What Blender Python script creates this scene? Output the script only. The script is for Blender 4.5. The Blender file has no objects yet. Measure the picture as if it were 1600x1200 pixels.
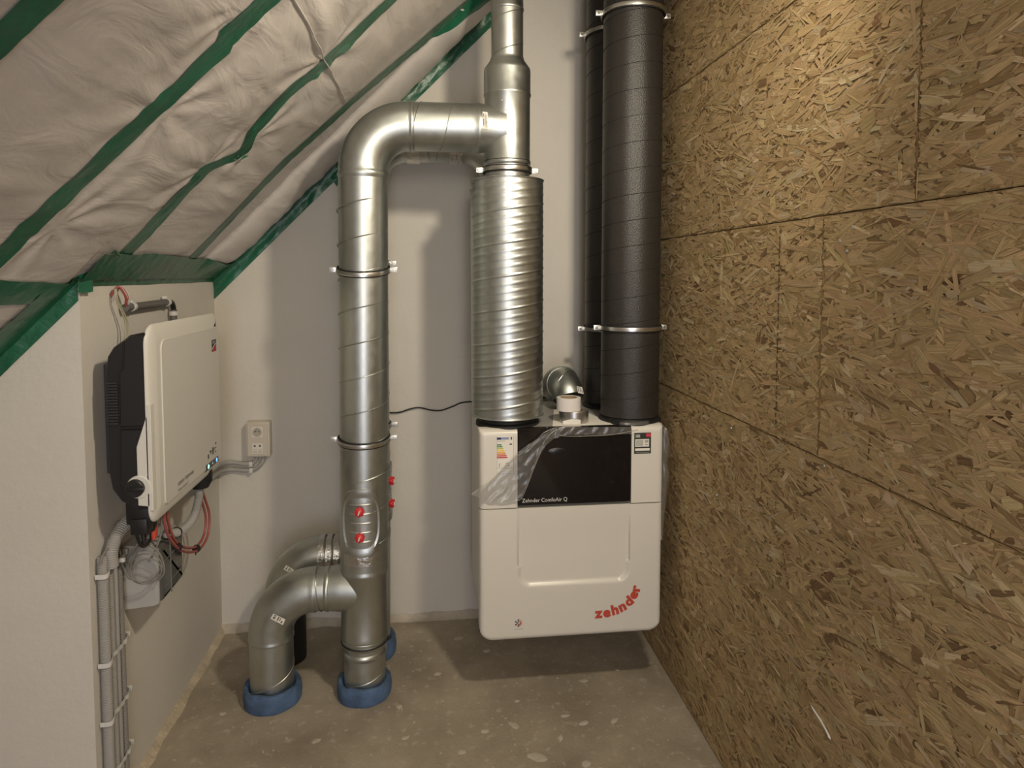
import bpy, bmesh, math, random
import numpy as np
from mathutils import Vector, noise, Matrix
PI = math.pi
SC = bpy.context.scene
COL = SC.collection
random.seed(7)
rng = np.random.default_rng(11)

# ------------------------------------------------------------------ camera
FPX, CX, CY, EYE = 1060.0, 800.0, 490.0, 1.68
YAW = math.atan(128 / FPX)
PIT = math.atan(62 / math.hypot(FPX, 128))
cam_d = bpy.data.cameras.new('camera'); cam = bpy.data.objects.new('camera', cam_d); COL.objects.link(cam)
cam.location = (0, 0, EYE); cam.rotation_euler = (PI / 2 - PIT, 0, -YAW)
cam_d.sensor_width = 36; cam_d.lens = 36 * FPX / 1600; cam_d.shift_y = -(600 - CY) / 1600
cam_d.clip_start = .02
SC.camera = cam

# ------------------------------------------------------------------ world, lights, exposure
W = bpy.data.worlds.new('world'); SC.world = W; W.use_nodes = True
W.node_tree.nodes['Background'].inputs[0].default_value = (.9, .85, .8, 1)
W.node_tree.nodes['Background'].inputs[1].default_value = .12
def lamp(name, kind, loc, power, color, size=.1, rot=None, size_y=None):
    d = bpy.data.lights.new(name, kind); d.energy = power; d.color = color
    if kind == 'AREA':
        d.shape = 'RECTANGLE'; d.size = size; d.size_y = size_y or size
    else:
        d.shadow_soft_size = size
    o = bpy.data.objects.new(name, d); COL.objects.link(o); o.location = loc
    if rot: o.rotation_euler = rot
    return o
sp = lamp('work_lamp', 'SPOT', (.71, 1.08, 2.67), 100, (1, .88, .69), .08)       # lamp with reflector, aimed at the back wall
sp.rotation_euler = Vector((-1.1, 2.15, -1.35)).to_track_quat('-Z', 'Y').to_euler(); sp.data.spot_size = math.radians(120); sp.data.spot_blend = .95
lamp('room_lamp', 'POINT', (.20, -1.5, 2.35), 66, (1, .92, .80), .30)
lamp('doorway_light', 'AREA', (.0, -1.85, .9), 24, (.80, .85, 1), .6, (PI / 2, 0, 0), 1.5)
SC.view_settings.view_transform = 'Standard'; SC.view_settings.look = 'None'
SC.view_settings.gamma = 1; SC.view_settings.use_curve_mapping = False
SC.view_settings.exposure = 0.12

# ------------------------------------------------------------------ materials
MATS = {}
def new_mat(name):
    m = bpy.data.materials.new(name); m.use_nodes = True
    return m, m.node_tree, m.node_tree.nodes['Principled BSDF']
def nd(nt, t, **kw):
    n = nt.nodes.new(t)
    for k, v in kw.items():
        if k.startswith('i_'): n.inputs[k[2:].replace('_', ' ')].default_value = v
        else: setattr(n, k, v)
    return n
def mat(name, col, rough=.5, metal=0, bump=0, bscale=60, var=0, vscale=6, spec=.5, stretch=None, rvar=0, coat=0):
    """colour with noise variation + fine relief"""
    if name in MATS: return MATS[name]
    m, nt, b = new_mat(name); L = nt.links
    b.inputs['Base Color'].default_value = (*col, 1); b.inputs['Roughness'].default_value = rough
    b.inputs['Metallic'].default_value = metal; b.inputs['Specular IOR Level'].default_value = spec
    b.inputs['Coat Weight'].default_value = coat
    tc = nd(nt, 'ShaderNodeTexCoord'); src = tc.outputs['Object']
    if stretch:
        mp = nd(nt, 'ShaderNodeMapping'); mp.inputs['Scale'].default_value = stretch; L.new(src, mp.inputs[0]); src = mp.outputs[0]
    if var or rvar:
        n = nd(nt, 'ShaderNodeTexNoise', i_Scale=vscale, i_Detail=6.0, i_Roughness=.6); L.new(src, n.inputs['Vector'])
        if var:
            r = nd(nt, 'ShaderNodeMapRange', i_From_Min=.3, i_From_Max=.7, i_To_Min=1 - var, i_To_Max=1 + var)
            L.new(n.outputs[0], r.inputs['Value'])
            mx = nd(nt, 'ShaderNodeVectorMath', operation='SCALE'); mx.inputs[0].default_value = col
            L.new(r.outputs[0], mx.inputs['Scale']); L.new(mx.outputs[0], b.inputs['Base Color'])
        if rvar:
            r2 = nd(nt, 'ShaderNodeMapRange', i_From_Min=.3, i_From_Max=.7, i_To_Min=rough - rvar, i_To_Max=rough + rvar)
            L.new(n.outputs[0], r2.inputs['Value']); L.new(r2.outputs[0], b.inputs['Roughness'])
    if bump:
        n = nd(nt, 'ShaderNodeTexNoise', i_Scale=bscale, i_Detail=5.0); L.new(src, n.inputs['Vector'])
        bp = nd(nt, 'ShaderNodeBump', i_Strength=bump, i_Distance=.01); L.new(n.outputs[0], bp.inputs['Height'])
        L.new(bp.outputs[0], b.inputs['Normal'])
    MATS[name] = m
    return m
M_wall = mat('plaster_wall', (.62, .585, .525), .92, bump=.12, bscale=45, var=.03, vscale=3)
M_galv = mat('galvanised_steel', (.53, .555, .53), .40, 1, bump=.02, bscale=7, var=.05, vscale=30, rvar=.04)
M_galv2 = mat('galvanised_seam', (.50, .51, .49), .38, 1)
M_zinc = mat('zinc_plated', (.68, .67, .64), .30, 1)
M_zincw = mat('zinc_lug', (.70, .69, .65), .38, .8)
M_rub = mat('black_rubber', (.012, .012, .012), .6)
M_foamblk = mat('black_insulation', (.024, .021, .018), .40, bump=.25, bscale=260, var=.25, vscale=120, spec=.55)
M_groove = mat('insulation_groove', (.008, .007, .007), .8)
M_white = mat('white_enamel', (.66, .63, .56), .28, bump=.01, bscale=200)
M_invw = mat('inverter_white', (.68, .66, .60), .45, bump=.03, bscale=400)
M_invf = mat('inverter_face', (.62, .60, .55), .5, bump=.05, bscale=500)
M_black = mat('black_plastic', (.014, .013, .013), .45, bump=.04, bscale=200)
M_sink = mat('heat_sink_grey', (.10, .10, .11), .5, .6)
M_glass = mat('black_glass', (.006, .005, .006), .06, coat=.3)
M_blue = mat('blue_foam', (.068, .118, .215), .9, bump=.35, bscale=120, var=.45, vscale=14)
M_red = mat('red_knob', (.62, .03, .035), .4)
M_redtxt = mat('red_print', (.50, .06, .035), .5)
M_cond = mat('grey_conduit', (.33, .32, .30), .55)
M_conds = mat('grey_smooth_conduit', (.36, .35, .33), .5)
M_dcond = mat('dark_grey_pipe', (.13, .12, .115), .5)
M_clip = mat('light_clip', (.62, .61, .58), .5)
M_rcab = mat('red_cable', (.33, .085, .07), .5)
M_wcab = mat('white_wire', (.60, .52, .50), .5)
M_gcab = mat('grey_wire', (.22, .21, .19), .5)
M_box = mat('grey_box', (.42, .41, .39), .55, bump=.03, bscale=300)
M_sock = mat('beige_socket', (.56, .51, .43), .5)
M_sockw = mat('socket_insert', (.70, .67, .60), .45)
M_paper = mat('white_paper', (.75, .72, .66), .8)
M_foil = mat('foil_tape', (.66, .65, .62), .3, 1, bump=.5, bscale=60)
M_tape_w = mat('white_tape', (.70, .66, .62), .6)
M_card = mat('cardboard', (.35, .25, .15), .8)
M_dust = mat('plaster_dust', (.46, .41, .335), .95, bump=.3, bscale=80, var=.15, vscale=20)
M_mort = mat('mortar', (.50, .42, .31), .95, bump=.6, bscale=60, var=.2, vscale=15)
M_silver = mat('brushed_silver', (.6, .59, .56), .35, 1)
M_paint = {}
def flat(name, col, rough=.6): return mat(name, col, rough)

# green adhesive tape: glossy, creased
M_tape = mat('green_tape', (.014, .112, .058), .34, bump=.35, bscale=28, var=.25, vscale=9, stretch=(1, 1, 1))
# membrane
def membrane_mat():
    m, nt, b = new_mat('vapour_membrane'); L = nt.links
    b.inputs['Base Color'].default_value = (.56, .52, .485, 1); b.inputs['Roughness'].default_value = .40
    b.inputs['Specular IOR Level'].default_value = .45
    tc = nd(nt, 'ShaderNodeTexCoord'); mp = nd(nt, 'ShaderNodeMapping'); mp.inputs['Scale'].default_value = (5, 1.6, 5)
    L.new(tc.outputs['Object'], mp.inputs[0])
    n = nd(nt, 'ShaderNodeTexNoise', i_Scale=2.2, i_Detail=4.0, i_Roughness=.5, i_Distortion=1.2); L.new(mp.outputs[0], n.inputs['Vector'])
    n2 = nd(nt, 'ShaderNodeTexNoise', i_Scale=180.0, i_Detail=2.0); L.new(tc.outputs['Object'], n2.inputs['Vector'])
    ad = nd(nt, 'ShaderNodeMath', operation='MULTIPLY_ADD'); ad.inputs[1].default_value = .03
    L.new(n2.outputs[0], ad.inputs[0]); L.new(n.outputs[0], ad.inputs[2])
    bp = nd(nt, 'ShaderNodeBump', i_Strength=.35, i_Distance=.02); L.new(ad.outputs[0], bp.inputs['Height'])
    L.new(bp.outputs[0], b.inputs['Normal'])
    return m
M_memb = membrane_mat()
# concrete floor
def floor_mat():
    m, nt, b = new_mat('concrete_screed'); L = nt.links
    tc = nd(nt, 'ShaderNodeTexCoord')
    n = nd(nt, 'ShaderNodeTexNoise', i_Scale=3.0, i_Detail=8.0, i_Roughness=.62); L.new(tc.outputs['Object'], n.inputs['Vector'])
    cr = nd(nt, 'ShaderNodeValToRGB'); e = cr.color_ramp.elements
    e[0].position = .32; e[0].color = (.25, .21, .155, 1); e[1].position = .72; e[1].color = (.42, .362, .275, 1)
    L.new(n.outputs[0], cr.inputs[0])
    n2 = nd(nt, 'ShaderNodeTexNoise', i_Scale=26.0, i_Detail=5.0); L.new(tc.outputs['Object'], n2.inputs['Vector'])
    r2 = nd(nt, 'ShaderNodeMapRange', i_From_Min=.58, i_From_Max=.70, i_To_Min=0.0, i_To_Max=.45); L.new(n2.outputs[0], r2.inputs['Value'])
    mx = nd(nt, 'ShaderNodeMix', data_type='RGBA'); L.new(r2.outputs[0], mx.inputs[0]); L.new(cr.outputs[0], mx.inputs[6])
    mx.inputs[7].default_value = (.52, .46, .365, 1); L.new(mx.outputs[2], b.inputs['Base Color'])
    b.inputs['Roughness'].default_value = .8
    n3 = nd(nt, 'ShaderNodeTexNoise', i_Scale=90.0, i_Detail=5.0); L.new(tc.outputs['Object'], n3.inputs['Vector'])
    bp = nd(nt, 'ShaderNodeBump', i_Strength=.25, i_Distance=.01); L.new(n3.outputs[0], bp.inputs['Height']); L.new(bp.outputs[0], b.inputs['Normal'])
    return m
M_floor = floor_mat()
# OSB strands: colour attribute per strand + grain running along it (UV)
def strand_mat():
    m, nt, b = new_mat('wood_strand'); L = nt.links
    at_ = nd(nt, 'ShaderNodeAttribute', attribute_name='tint')
    uv = nd(nt, 'ShaderNodeUVMap', uv_map='grain')
    mp = nd(nt, 'ShaderNodeMapping'); mp.inputs['Scale'].default_value = (14, 420, 1); L.new(uv.outputs[0], mp.inputs[0])
    n = nd(nt, 'ShaderNodeTexNoise', i_Scale=1.0, i_Detail=3.0); L.new(mp.outputs[0], n.inputs['Vector'])
    r = nd(nt, 'ShaderNodeMapRange', i_From_Min=.3, i_From_Max=.7, i_To_Min=.70, i_To_Max=1.18); L.new(n.outputs[0], r.inputs['Value'])
    mx = nd(nt, 'ShaderNodeVectorMath', operation='SCALE'); L.new(at_.outputs['Color'], mx.inputs[0]); L.new(r.outputs[0], mx.inputs['Scale'])
    L.new(mx.outputs[0], b.inputs['Base Color']); b.inputs['Roughness'].default_value = .78
    b.inputs['Specular IOR Level'].default_value = .15
    bp = nd(nt, 'ShaderNodeBump', i_Strength=.35, i_Distance=.002); L.new(n.outputs[0], bp.inputs['Height']); L.new(bp.outputs[0], b.inputs['Normal'])
    return m
M_strand = strand_mat()
M_osb = mat('osb_core', (.30, .20, .09), .75, bump=.08, bscale=40, var=.25, vscale=30)
# clear film
def film_mat():
    m, nt, b = new_mat('clear_film'); L = nt.links
    out = nt.nodes['Material Output']
    tr = nd(nt, 'ShaderNodeBsdfTransparent'); tr.inputs[0].default_value = (.97, .97, .96, 1)
    gl = nd(nt, 'ShaderNodeBsdfGlossy'); gl.inputs['Roughness'].default_value = .24; gl.inputs[0].default_value = (.95, .94, .9, 1)
    df = nd(nt, 'ShaderNodeBsdfDiffuse'); df.inputs[0].default_value = (.7, .68, .64, 1)
    fr = nd(nt, 'ShaderNodeFresnel'); fr.inputs[0].default_value = 1.55
    m1 = nd(nt, 'ShaderNodeMixShader'); m1.inputs[0].default_value = .12
    L.new(tr.outputs[0], m1.inputs[1]); L.new(df.outputs[0], m1.inputs[2])
    m2 = nd(nt, 'ShaderNodeMixShader'); L.new(fr.outputs[0], m2.inputs[0]); L.new(m1.outputs[0], m2.inputs[1]); L.new(gl.outputs[0], m2.inputs[2])
    L.new(m2.outputs[0], out.inputs[0]); return m
M_film = film_mat()
M_window = mat('smoked_window', (.085, .085, .078), .25)
M_frame = mat('dark_frame', (.16, .16, .15), .5)
def emit(name, col, s):
    m, nt, b = new_mat(name); b.inputs['Emission Color'].default_value = (*col, 1); b.inputs['Emission Strength'].default_value = s
    b.inputs['Base Color'].default_value = (*col, 1); return m
M_ledg = emit('green_led', (.25, 1, .6), 2.2); M_ledb = emit('blue_led', (.10, .22, 1), 3.0); M_ledw = emit('dim_led', (.3, .5, .4), .5)

# ------------------------------------------------------------------ mesh helpers
class MB:
    def __init__(s): s.v = []; s.f = []; s.mi = []; s.cur = 0
    def add(s, vs, fs):
        o = len(s.v); s.v += [tuple(map(float, p)) for p in vs]
        s.f += [tuple(i + o for i in f) for f in fs]; s.mi += [s.cur] * len(fs); return s
    def box(s, c, h, rot=None, bev=0):
        """centre c, full sizes h, rot = Matrix/Euler about centre"""
        bm = bmesh.new(); bmesh.ops.create_cube(bm, size=1)
        for v in bm.verts: v.co = Vector((v.co.x * h[0], v.co.y * h[1], v.co.z * h[2]))
        if bev: bmesh.ops.bevel(bm, geom=bm.edges[:], offset=bev, segments=2, affect='EDGES', profile=.5)
        if rot is not None:
            for v in bm.verts: v.co = rot @ v.co
        c = Vector(c); bm.verts.index_update()
        s.add([v.co + c for v in bm.verts], [[v.index for v in f.verts] for f in bm.faces]); bm.free(); return s
    def sweep(s, pts, rad, seg=24, caps=True, closed=False, squash=None):
        pts = [Vector(p) for p in pts]; n = len(pts)
        if not hasattr(rad, '__len__'): rad = [rad] * n
        T = []
        for i in range(n):
            a = pts[(i - 1) % n] if (i > 0 or closed) else pts[i]; b = pts[(i + 1) % n] if (i < n - 1 or closed) else pts[i]
            t = (b - a)
            if t.length < 1e-9: t = T[-1] if T else Vector((0, 0, 1))
            T.append(t.normalized())
        ref = Vector((0, 0, 1)) if abs(T[0].z) < .9 else Vector((0, -1, 0))
        N = (ref - T[0] * ref.dot(T[0])).normalized(); vs = []
        for i in range(n):
            if i:
                N = (N - T[i] * N.dot(T[i])).normalized()
            B = T[i].cross(N)
            for k in range(seg):
                a = 2 * PI * k / seg
                vs.append(pts[i] + (N * math.cos(a) + B * math.sin(a)) * rad[i])
        fs = []
        m = n if closed else n - 1
        for i in range(m):
            j = (i + 1) % n
            for k in range(seg):
                l = (k + 1) % seg
                fs.append((i * seg + k, i * seg + l, j * seg + l, j * seg + k))
        if caps and not closed:
            fs.append(tuple(range(seg))[::-1]); fs.append(tuple((n - 1) * seg + k for k in range(seg)))
        return s.add(vs, fs)
    def lathe(s, base, prof, seg=48, axis=(0, 0, 1), caps=True):
        """prof = [(height, radius)] along axis from base"""
        ax = Vector(axis).normalized(); ref = Vector((0, -1, 0)) if abs(ax.y) < .9 else Vector((1, 0, 0))
        N = (ref - ax * ref.dot(ax)).normalized(); B = ax.cross(N); b = Vector(base); vs = []
        for h, r in prof:
            for k in range(seg):
                a = 2 * PI * k / seg; vs.append(b + ax * h + (N * math.cos(a) + B * math.sin(a)) * r)
        fs = [(i * seg + k, i * seg + (k + 1) % seg, (i + 1) * seg + (k + 1) % seg, (i + 1) * seg + k) for i in range(len(prof) - 1) for k in range(seg)]
        if caps: fs += [tuple(range(seg))[::-1], tuple((len(prof) - 1) * seg + k for k in range(seg))]
        return s.add(vs, fs)
    def poly(s, pts): return s.add(pts, [tuple(range(len(pts)))])
    def slab(s, pts, d):
        """polygon pts extruded by vector d"""
        n = len(pts); d = Vector(d); a = [Vector(p) for p in pts]
        return s.add(a + [p + d for p in a], [tuple(range(n))[::-1], tuple(range(n, 2 * n))] + [(i, (i + 1) % n, n + (i + 1) % n, n + i) for i in range(n)])
    def plate(s, outline, layers, fn):
        """outline (u,v) ccw; layers [(inset, w)]; fn(u,v,w)->world; both ends capped"""
        n = len(outline); O = [Vector(p) for p in outline]; nor = []
        for i in range(n):
            e1 = (O[i] - O[i - 1]).normalized(); e2 = (O[(i + 1) % n] - O[i]).normalized()
            t = (e1 + e2).normalized(); m = Vector((-t.y, t.x)); nor.append(m / max(.5, m.dot(Vector((-e1.y, e1.x)))))
        vs = []
        for ins, w in layers:
            for p, q in zip(O, nor): r = p + q * ins; vs.append(fn(r.x, r.y, w))
        m = len(layers)
        fs = [(i * n + k, i * n + (k + 1) % n, (i + 1) * n + (k + 1) % n, (i + 1) * n + k) for i in range(m - 1) for k in range(n)]
        fs += [tuple(range(n))[::-1], tuple((m - 1) * n + k for k in range(n))]
        return s.add(vs, fs)
def rrect(x0, x1, z0, z1, r, seg=6):
    """ccw rounded rectangle; r = radius or (bl, br, tr, tl)"""
    if not hasattr(r, '__len__'): r = (r,) * 4
    out = []
    for (cx, cz, a0, q) in ((x0 + r[0], z0 + r[0], PI, r[0]), (x1 - r[1], z0 + r[1], 1.5 * PI, r[1]), (x1 - r[2], z1 - r[2], 0, r[2]), (x0 + r[3], z1 - r[3], .5 * PI, r[3])):
        if q <= 0: out.append((cx, cz)); continue
        for k in range(seg + 1):
            a = a0 + .5 * PI * k / seg; out.append((cx + q * math.cos(a), cz + q * math.sin(a)))
    return out
def obj(name, mb, m, parent=None, smooth=35, kind=None, origin=None):
    me = bpy.data.meshes.new(name); root = Vector((0, 0, 0))
    if parent is not None:
        p = parent
        while p is not None: root += p.location; p = p.parent
    elif origin is not None: root = Vector(origin)
    me.from_pydata([(a - root.x, b - root.y, c - root.z) for a, b, c in mb.v], [], mb.f)
    for mm in (m if isinstance(m, (list, tuple)) else [m]): me.materials.append(mm)
    if any(mb.mi): me.polygons.foreach_set('material_index', mb.mi)
    bm = bmesh.new(); bm.from_mesh(me); bmesh.ops.recalc_face_normals(bm, faces=bm.faces); bm.to_mesh(me); bm.free()
    if smooth:
        me.polygons.foreach_set('use_smooth', [True] * len(me.polygons)); me.set_sharp_from_angle(angle=math.radians(smooth))
    o = bpy.data.objects.new(name, me); COL.objects.link(o)
    if parent is not None: o.parent = parent
    elif origin is not None: o.location = origin
    if kind: o['kind'] = kind
    return o
def thing(name, label, cat, loc=(0, 0, 0), group=None):
    o = bpy.data.objects.new(name, None); COL.objects.link(o); o.location = loc; o.empty_display_size = .05
    return tag(o, label, cat, group)
def tag(o, label, cat, group=None):
    o['label'] = label; o['category'] = cat
    if group: o['group'] = group
    return o
def struct(name, mb, m, smooth=35): return obj(name, mb, m, smooth=smooth, kind='structure')
def arc(c, r, a0, a1, n, u, v):
    c, u, v = Vector(c), Vector(u), Vector(v)
    return [c + u * r * math.cos(a0 + (a1 - a0) * i / n) + v * r * math.sin(a0 + (a1 - a0) * i / n) for i in range(n + 1)]
def smoothpath(P, n=10):
    """Catmull-Rom through P"""
    P = [Vector(p) for p in P]; Q = [P[0] * 2 - P[1]] + P + [P[-1] * 2 - P[-2]]; out = []
    for i in range(1, len(Q) - 2):
        for k in range(n):
            t = k / n; a, b, c, d = Q[i - 1:i + 3]
            out.append(.5 * ((2 * b) + (c - a) * t + (2 * a - 5 * b + 4 * c - d) * t * t + (3 * b - a - 3 * c + d) * t ** 3))
    return out + [P[-1]]
def textobj(name, s, size, fn, m, parent, thick=0, bold=0, align='LEFT'):
    """lettering turned to mesh; fn(u,v)->world"""
    cu = bpy.data.curves.new(name, 'FONT'); cu.body = s; cu.size = size; cu.offset = bold; cu.align_x = align; cu.resolution_u = 4
    t = bpy.data.objects.new(name, cu); COL.objects.link(t); bpy.context.view_layer.update()
    me = bpy.data.meshes.new_from_object(t.evaluated_get(bpy.context.evaluated_depsgraph_get()))
    mb = MB(); mb.add([fn(v.co.x, v.co.y) for v in me.vertices], [tuple(p.vertices) for p in me.polygons])
    bpy.data.objects.remove(t); bpy.data.meshes.remove(me)
    if parent is None: return mb
    return obj(name, mb, m, parent, smooth=0)
def sn(x, y, z=0): return noise.noise(Vector((x, y, z)))

# ------------------------------------------------------------------ the room
XL, XR, YB, YC = -.987, .978, 3.262, 2.055
YF = -1.9
CEIL = 2.655                       # sloped ceiling: z = x + CEIL
mb = MB(); mb.box(((-2.8 + 1.2) / 2, (YF + YB) / 2 + .05, -.06), (4.0, YB - YF + .3, .12)); FLOOR = struct('floor', mb, M_floor, 0)
# back wall
mb = MB(); mb.slab([(-1.05, YB, -.0), (XR + .05, YB, -.0), (XR + .05, YB, 3.72), (-1.05, YB, 1.60)], (0, .1, 0)); struct('wall_back', mb, M_wall, 0)
# boxed-out low wall on the left (side face towards the ducts, end face towards the viewer)
mb = MB(); mb.slab([(-2.62, YC, 0), (XL, YC, 0), (XL, YC, CEIL + XL - .008), (-2.62, YC, .03)], (0, YB - YC + .05, 0)); struct('wall_left', mb, M_wall, 0)
# rear wall of the room behind the viewer
mb = MB(); mb.slab([(-2.7, YF, 0), (1.1, YF, 0), (1.1, YF, 3.9), (-2.7, YF, 0.1)], (0, -.1, 0)); struct('wall_front', mb, M_wall, 0)

# sloped ceiling of vapour membrane, billowing between the battens
STRIPS = [1.105, 1.62, 2.19, 2.77]
def batten_env(y):
    b = [.55] + STRIPS + [3.35]
    for a, c in zip(b[:-1], b[1:]):
        if a <= y <= c: t = (y - a) / (c - a); return math.sin(PI * t) ** 2
    return 1.0
FANS = [(-.322, 2.17, 1.0), (-.60, 1.66, .8), (-.40, 1.56, .7), (-.86, 1.70, .8), (-.66, 2.12, .8), (-.55, 2.24, .7), (-.30, 1.64, .6)]
def ceil_disp(x, y):
    """sag of the sheet, downwards/right normal, metres"""
    e = batten_env(y); s = x * 1.414
    d = .010 * e
    d += e * (.009 * sn(s * 4.5, y * 1.7, 3.1) + .0090 * sn(s * 13 + 2 * sn(s * 2, y), y * 2.2, 8) + .0055 * abs(sn(s * 26, y * 3, 5)))
    for fx, fy, w in FANS:
        dx, dy = (x - fx) * 1.414, y - fy; r = math.hypot(dx, dy)
        if r < .5 and r > .01:
            a = math.atan2(dx, dy)
            d += w * .0055 * min(1, (min(abs(y - q) for q in STRIPS)) / .06) * math.sin(a * 9 + 3 * sn(fx * 9, fy * 9, r * 2)) * min(1, r / .06) * max(0, 1 - r / .42) ** 1.5
    if y > 2.90:                                     # rolled edge of the sheet against the back wall
        t = (y - 2.90) / (YB - 2.90)
        d += .045 * math.sin(PI * min(1, t) ** .8) ** .7 * (1 + .15 * sn(s * 3, 4))
    if y > 2.0: d *= ss0((x + .99) / .14)
    return d
def ss0(t): t = max(0, min(1, t)); return t * t * (3 - 2 * t)
def ceil_pt(x, y, lift=0):
    d = ceil_disp(x, y) + lift
    return (x + d * .7071, y, x + CEIL - d * .7071)
xs = np.concatenate([np.linspace(-2.64, -1.35, 12)[:-1], np.linspace(-1.35, .45, 190), np.linspace(.45, 1.05, 16)[1:]])
ys = np.concatenate([np.linspace(YF - .05, .8, 20)[:-1], np.linspace(.8, YB - .002, 230)])
vs = [ceil_pt(x, y) for x in xs for y in ys]; ny = len(ys)
fs = [(i * ny + j, i * ny + j + 1, (i + 1) * ny + j + 1, (i + 1) * ny + j) for i in range(len(xs) - 1) for j in range(ny - 1)]
# back side so that the sheet has thickness
mb = MB(); mb.add(vs, fs)
CEILING = struct('ceiling', mb, M_memb, 180)
# tape strips down the battens (children of the membrane)
def tape_strip(x0, x1, yc, w, seed, wob=.006, lab='long green adhesive tape strip'):
    n = int(abs(x1 - x0) / .012); m = 7; vs = []; fs = []
    for i in range(n + 1):
        x = x0 + (x1 - x0) * i / n
        y0 = yc(x) + wob * sn(x * 5, seed) + wob * .5 * sn(x * 14, seed); ww = w(x) * (1 + .22 * sn(x * 6, seed + 9))
        for k in range(m):
            y = y0 + ww * (k / (m - 1) - .5)
            vs.append(ceil_pt(x, y, .0025 + .0022 * sn(x * 40, y * 30, seed)))
    for i in range(n):
        for k in range(m - 1): fs.append((i * m + k, i * m + k + 1, (i + 1) * m + k + 1, (i + 1) * m + k))
    mb = MB(); mb.add(vs, fs); o = obj('tape_strip', mb, M_tape, CEILING, smooth=60); o['label'] = lab; return o
tape_strip(-1.05, .9, lambda x: 1.105, lambda x: .066, 1)
tape_strip(-1.05, .9, lambda x: 1.612 + (x + .9) * .04 + (-.02 if x > -.45 else 0), lambda x: .082, 2)
def y3(x):
    pts = [(-.95, 2.19), (-.89, 2.18), (-.67, 2.13), (-.585, 2.255), (-.53, 2.195), (-.415, 2.155), (-.33, 2.20), (-.1, 2.21), (.9, 2.22)]
    for (a, ya), (b, yb) in zip(pts[:-1], pts[1:]):
        if x <= b: t = max(0, (x - a) / (b - a)); t = t * t * (3 - 2 * t); return ya + (yb - ya) * t
    return 2.22
tape_strip(-.93, .9, y3, lambda x: .086, 3, wob=.008)
tape_strip(-.95, .9, lambda x: 2.76 - .06 * math.exp(-((x + .58) / .2) ** 2) + max(0, x + .3) * .32, lambda x: .082, 4, wob=.01)
# tape along the ceiling foot (horizontal run towards the viewer)
def tape_surface(name, grid_fn, nu, nv, lab):
    vs = [grid_fn(i / nu, j / nv) for i in range(nu + 1) for j in range(nv + 1)]
    fs = [(i * (nv + 1) + j, i * (nv + 1) + j + 1, (i + 1) * (nv + 1) + j + 1, (i + 1) * (nv + 1) + j) for i in range(nu) for j in range(nv)]
    mb = MB(); mb.add(vs, fs); o = obj(name, mb, M_tape, CEILING, smooth=60); o['label'] = lab; return o
def foot(u, v):
    y = 1.0 + (2.09 - 1.0) * u; x = -1.012 + .055 * (v - .5) * (1 + .3 * sn(y * 6, 2)) + .006 * sn(y * 9, 1)
    return ceil_pt(x, y, .004 + .002 * sn(y * 30, v * 3))
tape_surface('tape_strip', foot, 90, 5, 'green tape running toward the viewer along the ceiling foot')
# L-shaped tape along the top of the low wall: on the wall below, on the membrane above
def knee(u, v):
    y = 2.03 + (YB - .004 - 2.03) * u; wrk = .004 * sn(y * 14, v * 4, 2) + .0015 * sn(y * 35, v * 8, 4)
    if v < .3:
        t = v / .3; z = 1.646 + (1.675 - 1.646) * t - .004 * sn(y * 5, 1) * (1 - t); return (XL + .004 + max(0, wrk) + .010 * t, y, z)
    t = (v - .3) / .7; xt = -.985 + t * (.075 + .022 * sn(y * 7, 3) + .010 * math.sin(PI * (y - 2.15) / .6) ** 2)
    p = ceil_pt(max(xt, -.985), y, .006 + abs(wrk) + .012 * (1 - t)); return p
tape_surface('tape_strip', knee, 150, 14, 'crumpled green tape along the top of the low wall')
# tape down the sloping top edge of the wall end facing the viewer
def gable(u, v):
    x = -1.62 + (XL + 1.62) * u; wrk = .003 * sn(x * 22, v * 4, 5)
    if v < .5:
        t = v / .5; return (x + .0, YC - .004 - max(0, wrk) - .010 * t, x + CEIL - .052 + .047 * t - .01)
    t = (v - .5) / .5; y = YC - .015 - t * (.15 + .02 * sn(x * 6, 7)); return ceil_pt(x, y, .004 + abs(wrk) + .006 * (1 - t))
tape_surface('tape_strip', gable, 90, 10, 'wide green tape down the sloping edge facing the viewer')
# corner patch with torn ends
def patch(u, v):
    a = u * 1.5; x = XL + .008 + .012 * math.sin(a); y = YC - .012 + .05 * u; z = 1.628 + .075 * v + .004 * sn(u * 4, v * 5)
    return (x + .002 * sn(u * 9, v * 9), y - .01 * (1 - u), z + .012 * u * v)
tape_surface('tape_patch', patch, 12, 12, 'folded green tape patch over the wall corner')
for (cx_, cy_, a, s) in [(-.905, 2.075, 1.9, .05), (-.60, 2.275, .4, .03), (-.535, 2.165, 2.4, .028)]:
    pts = [ceil_pt(cx_ + s * .5 * math.cos(a + q) * r, cy_ + s * math.sin(a + q) * r, .012 * r + .003) for q, r in ((-.5, .5), (0, 1.0), (.35, .45), (2.6, .5), (3.5, .6))]
    mb = MB(); mb.slab(pts, (.001, 0, -.001)); obj('tape_tab', mb, M_tape, CEILING, 0)
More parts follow.
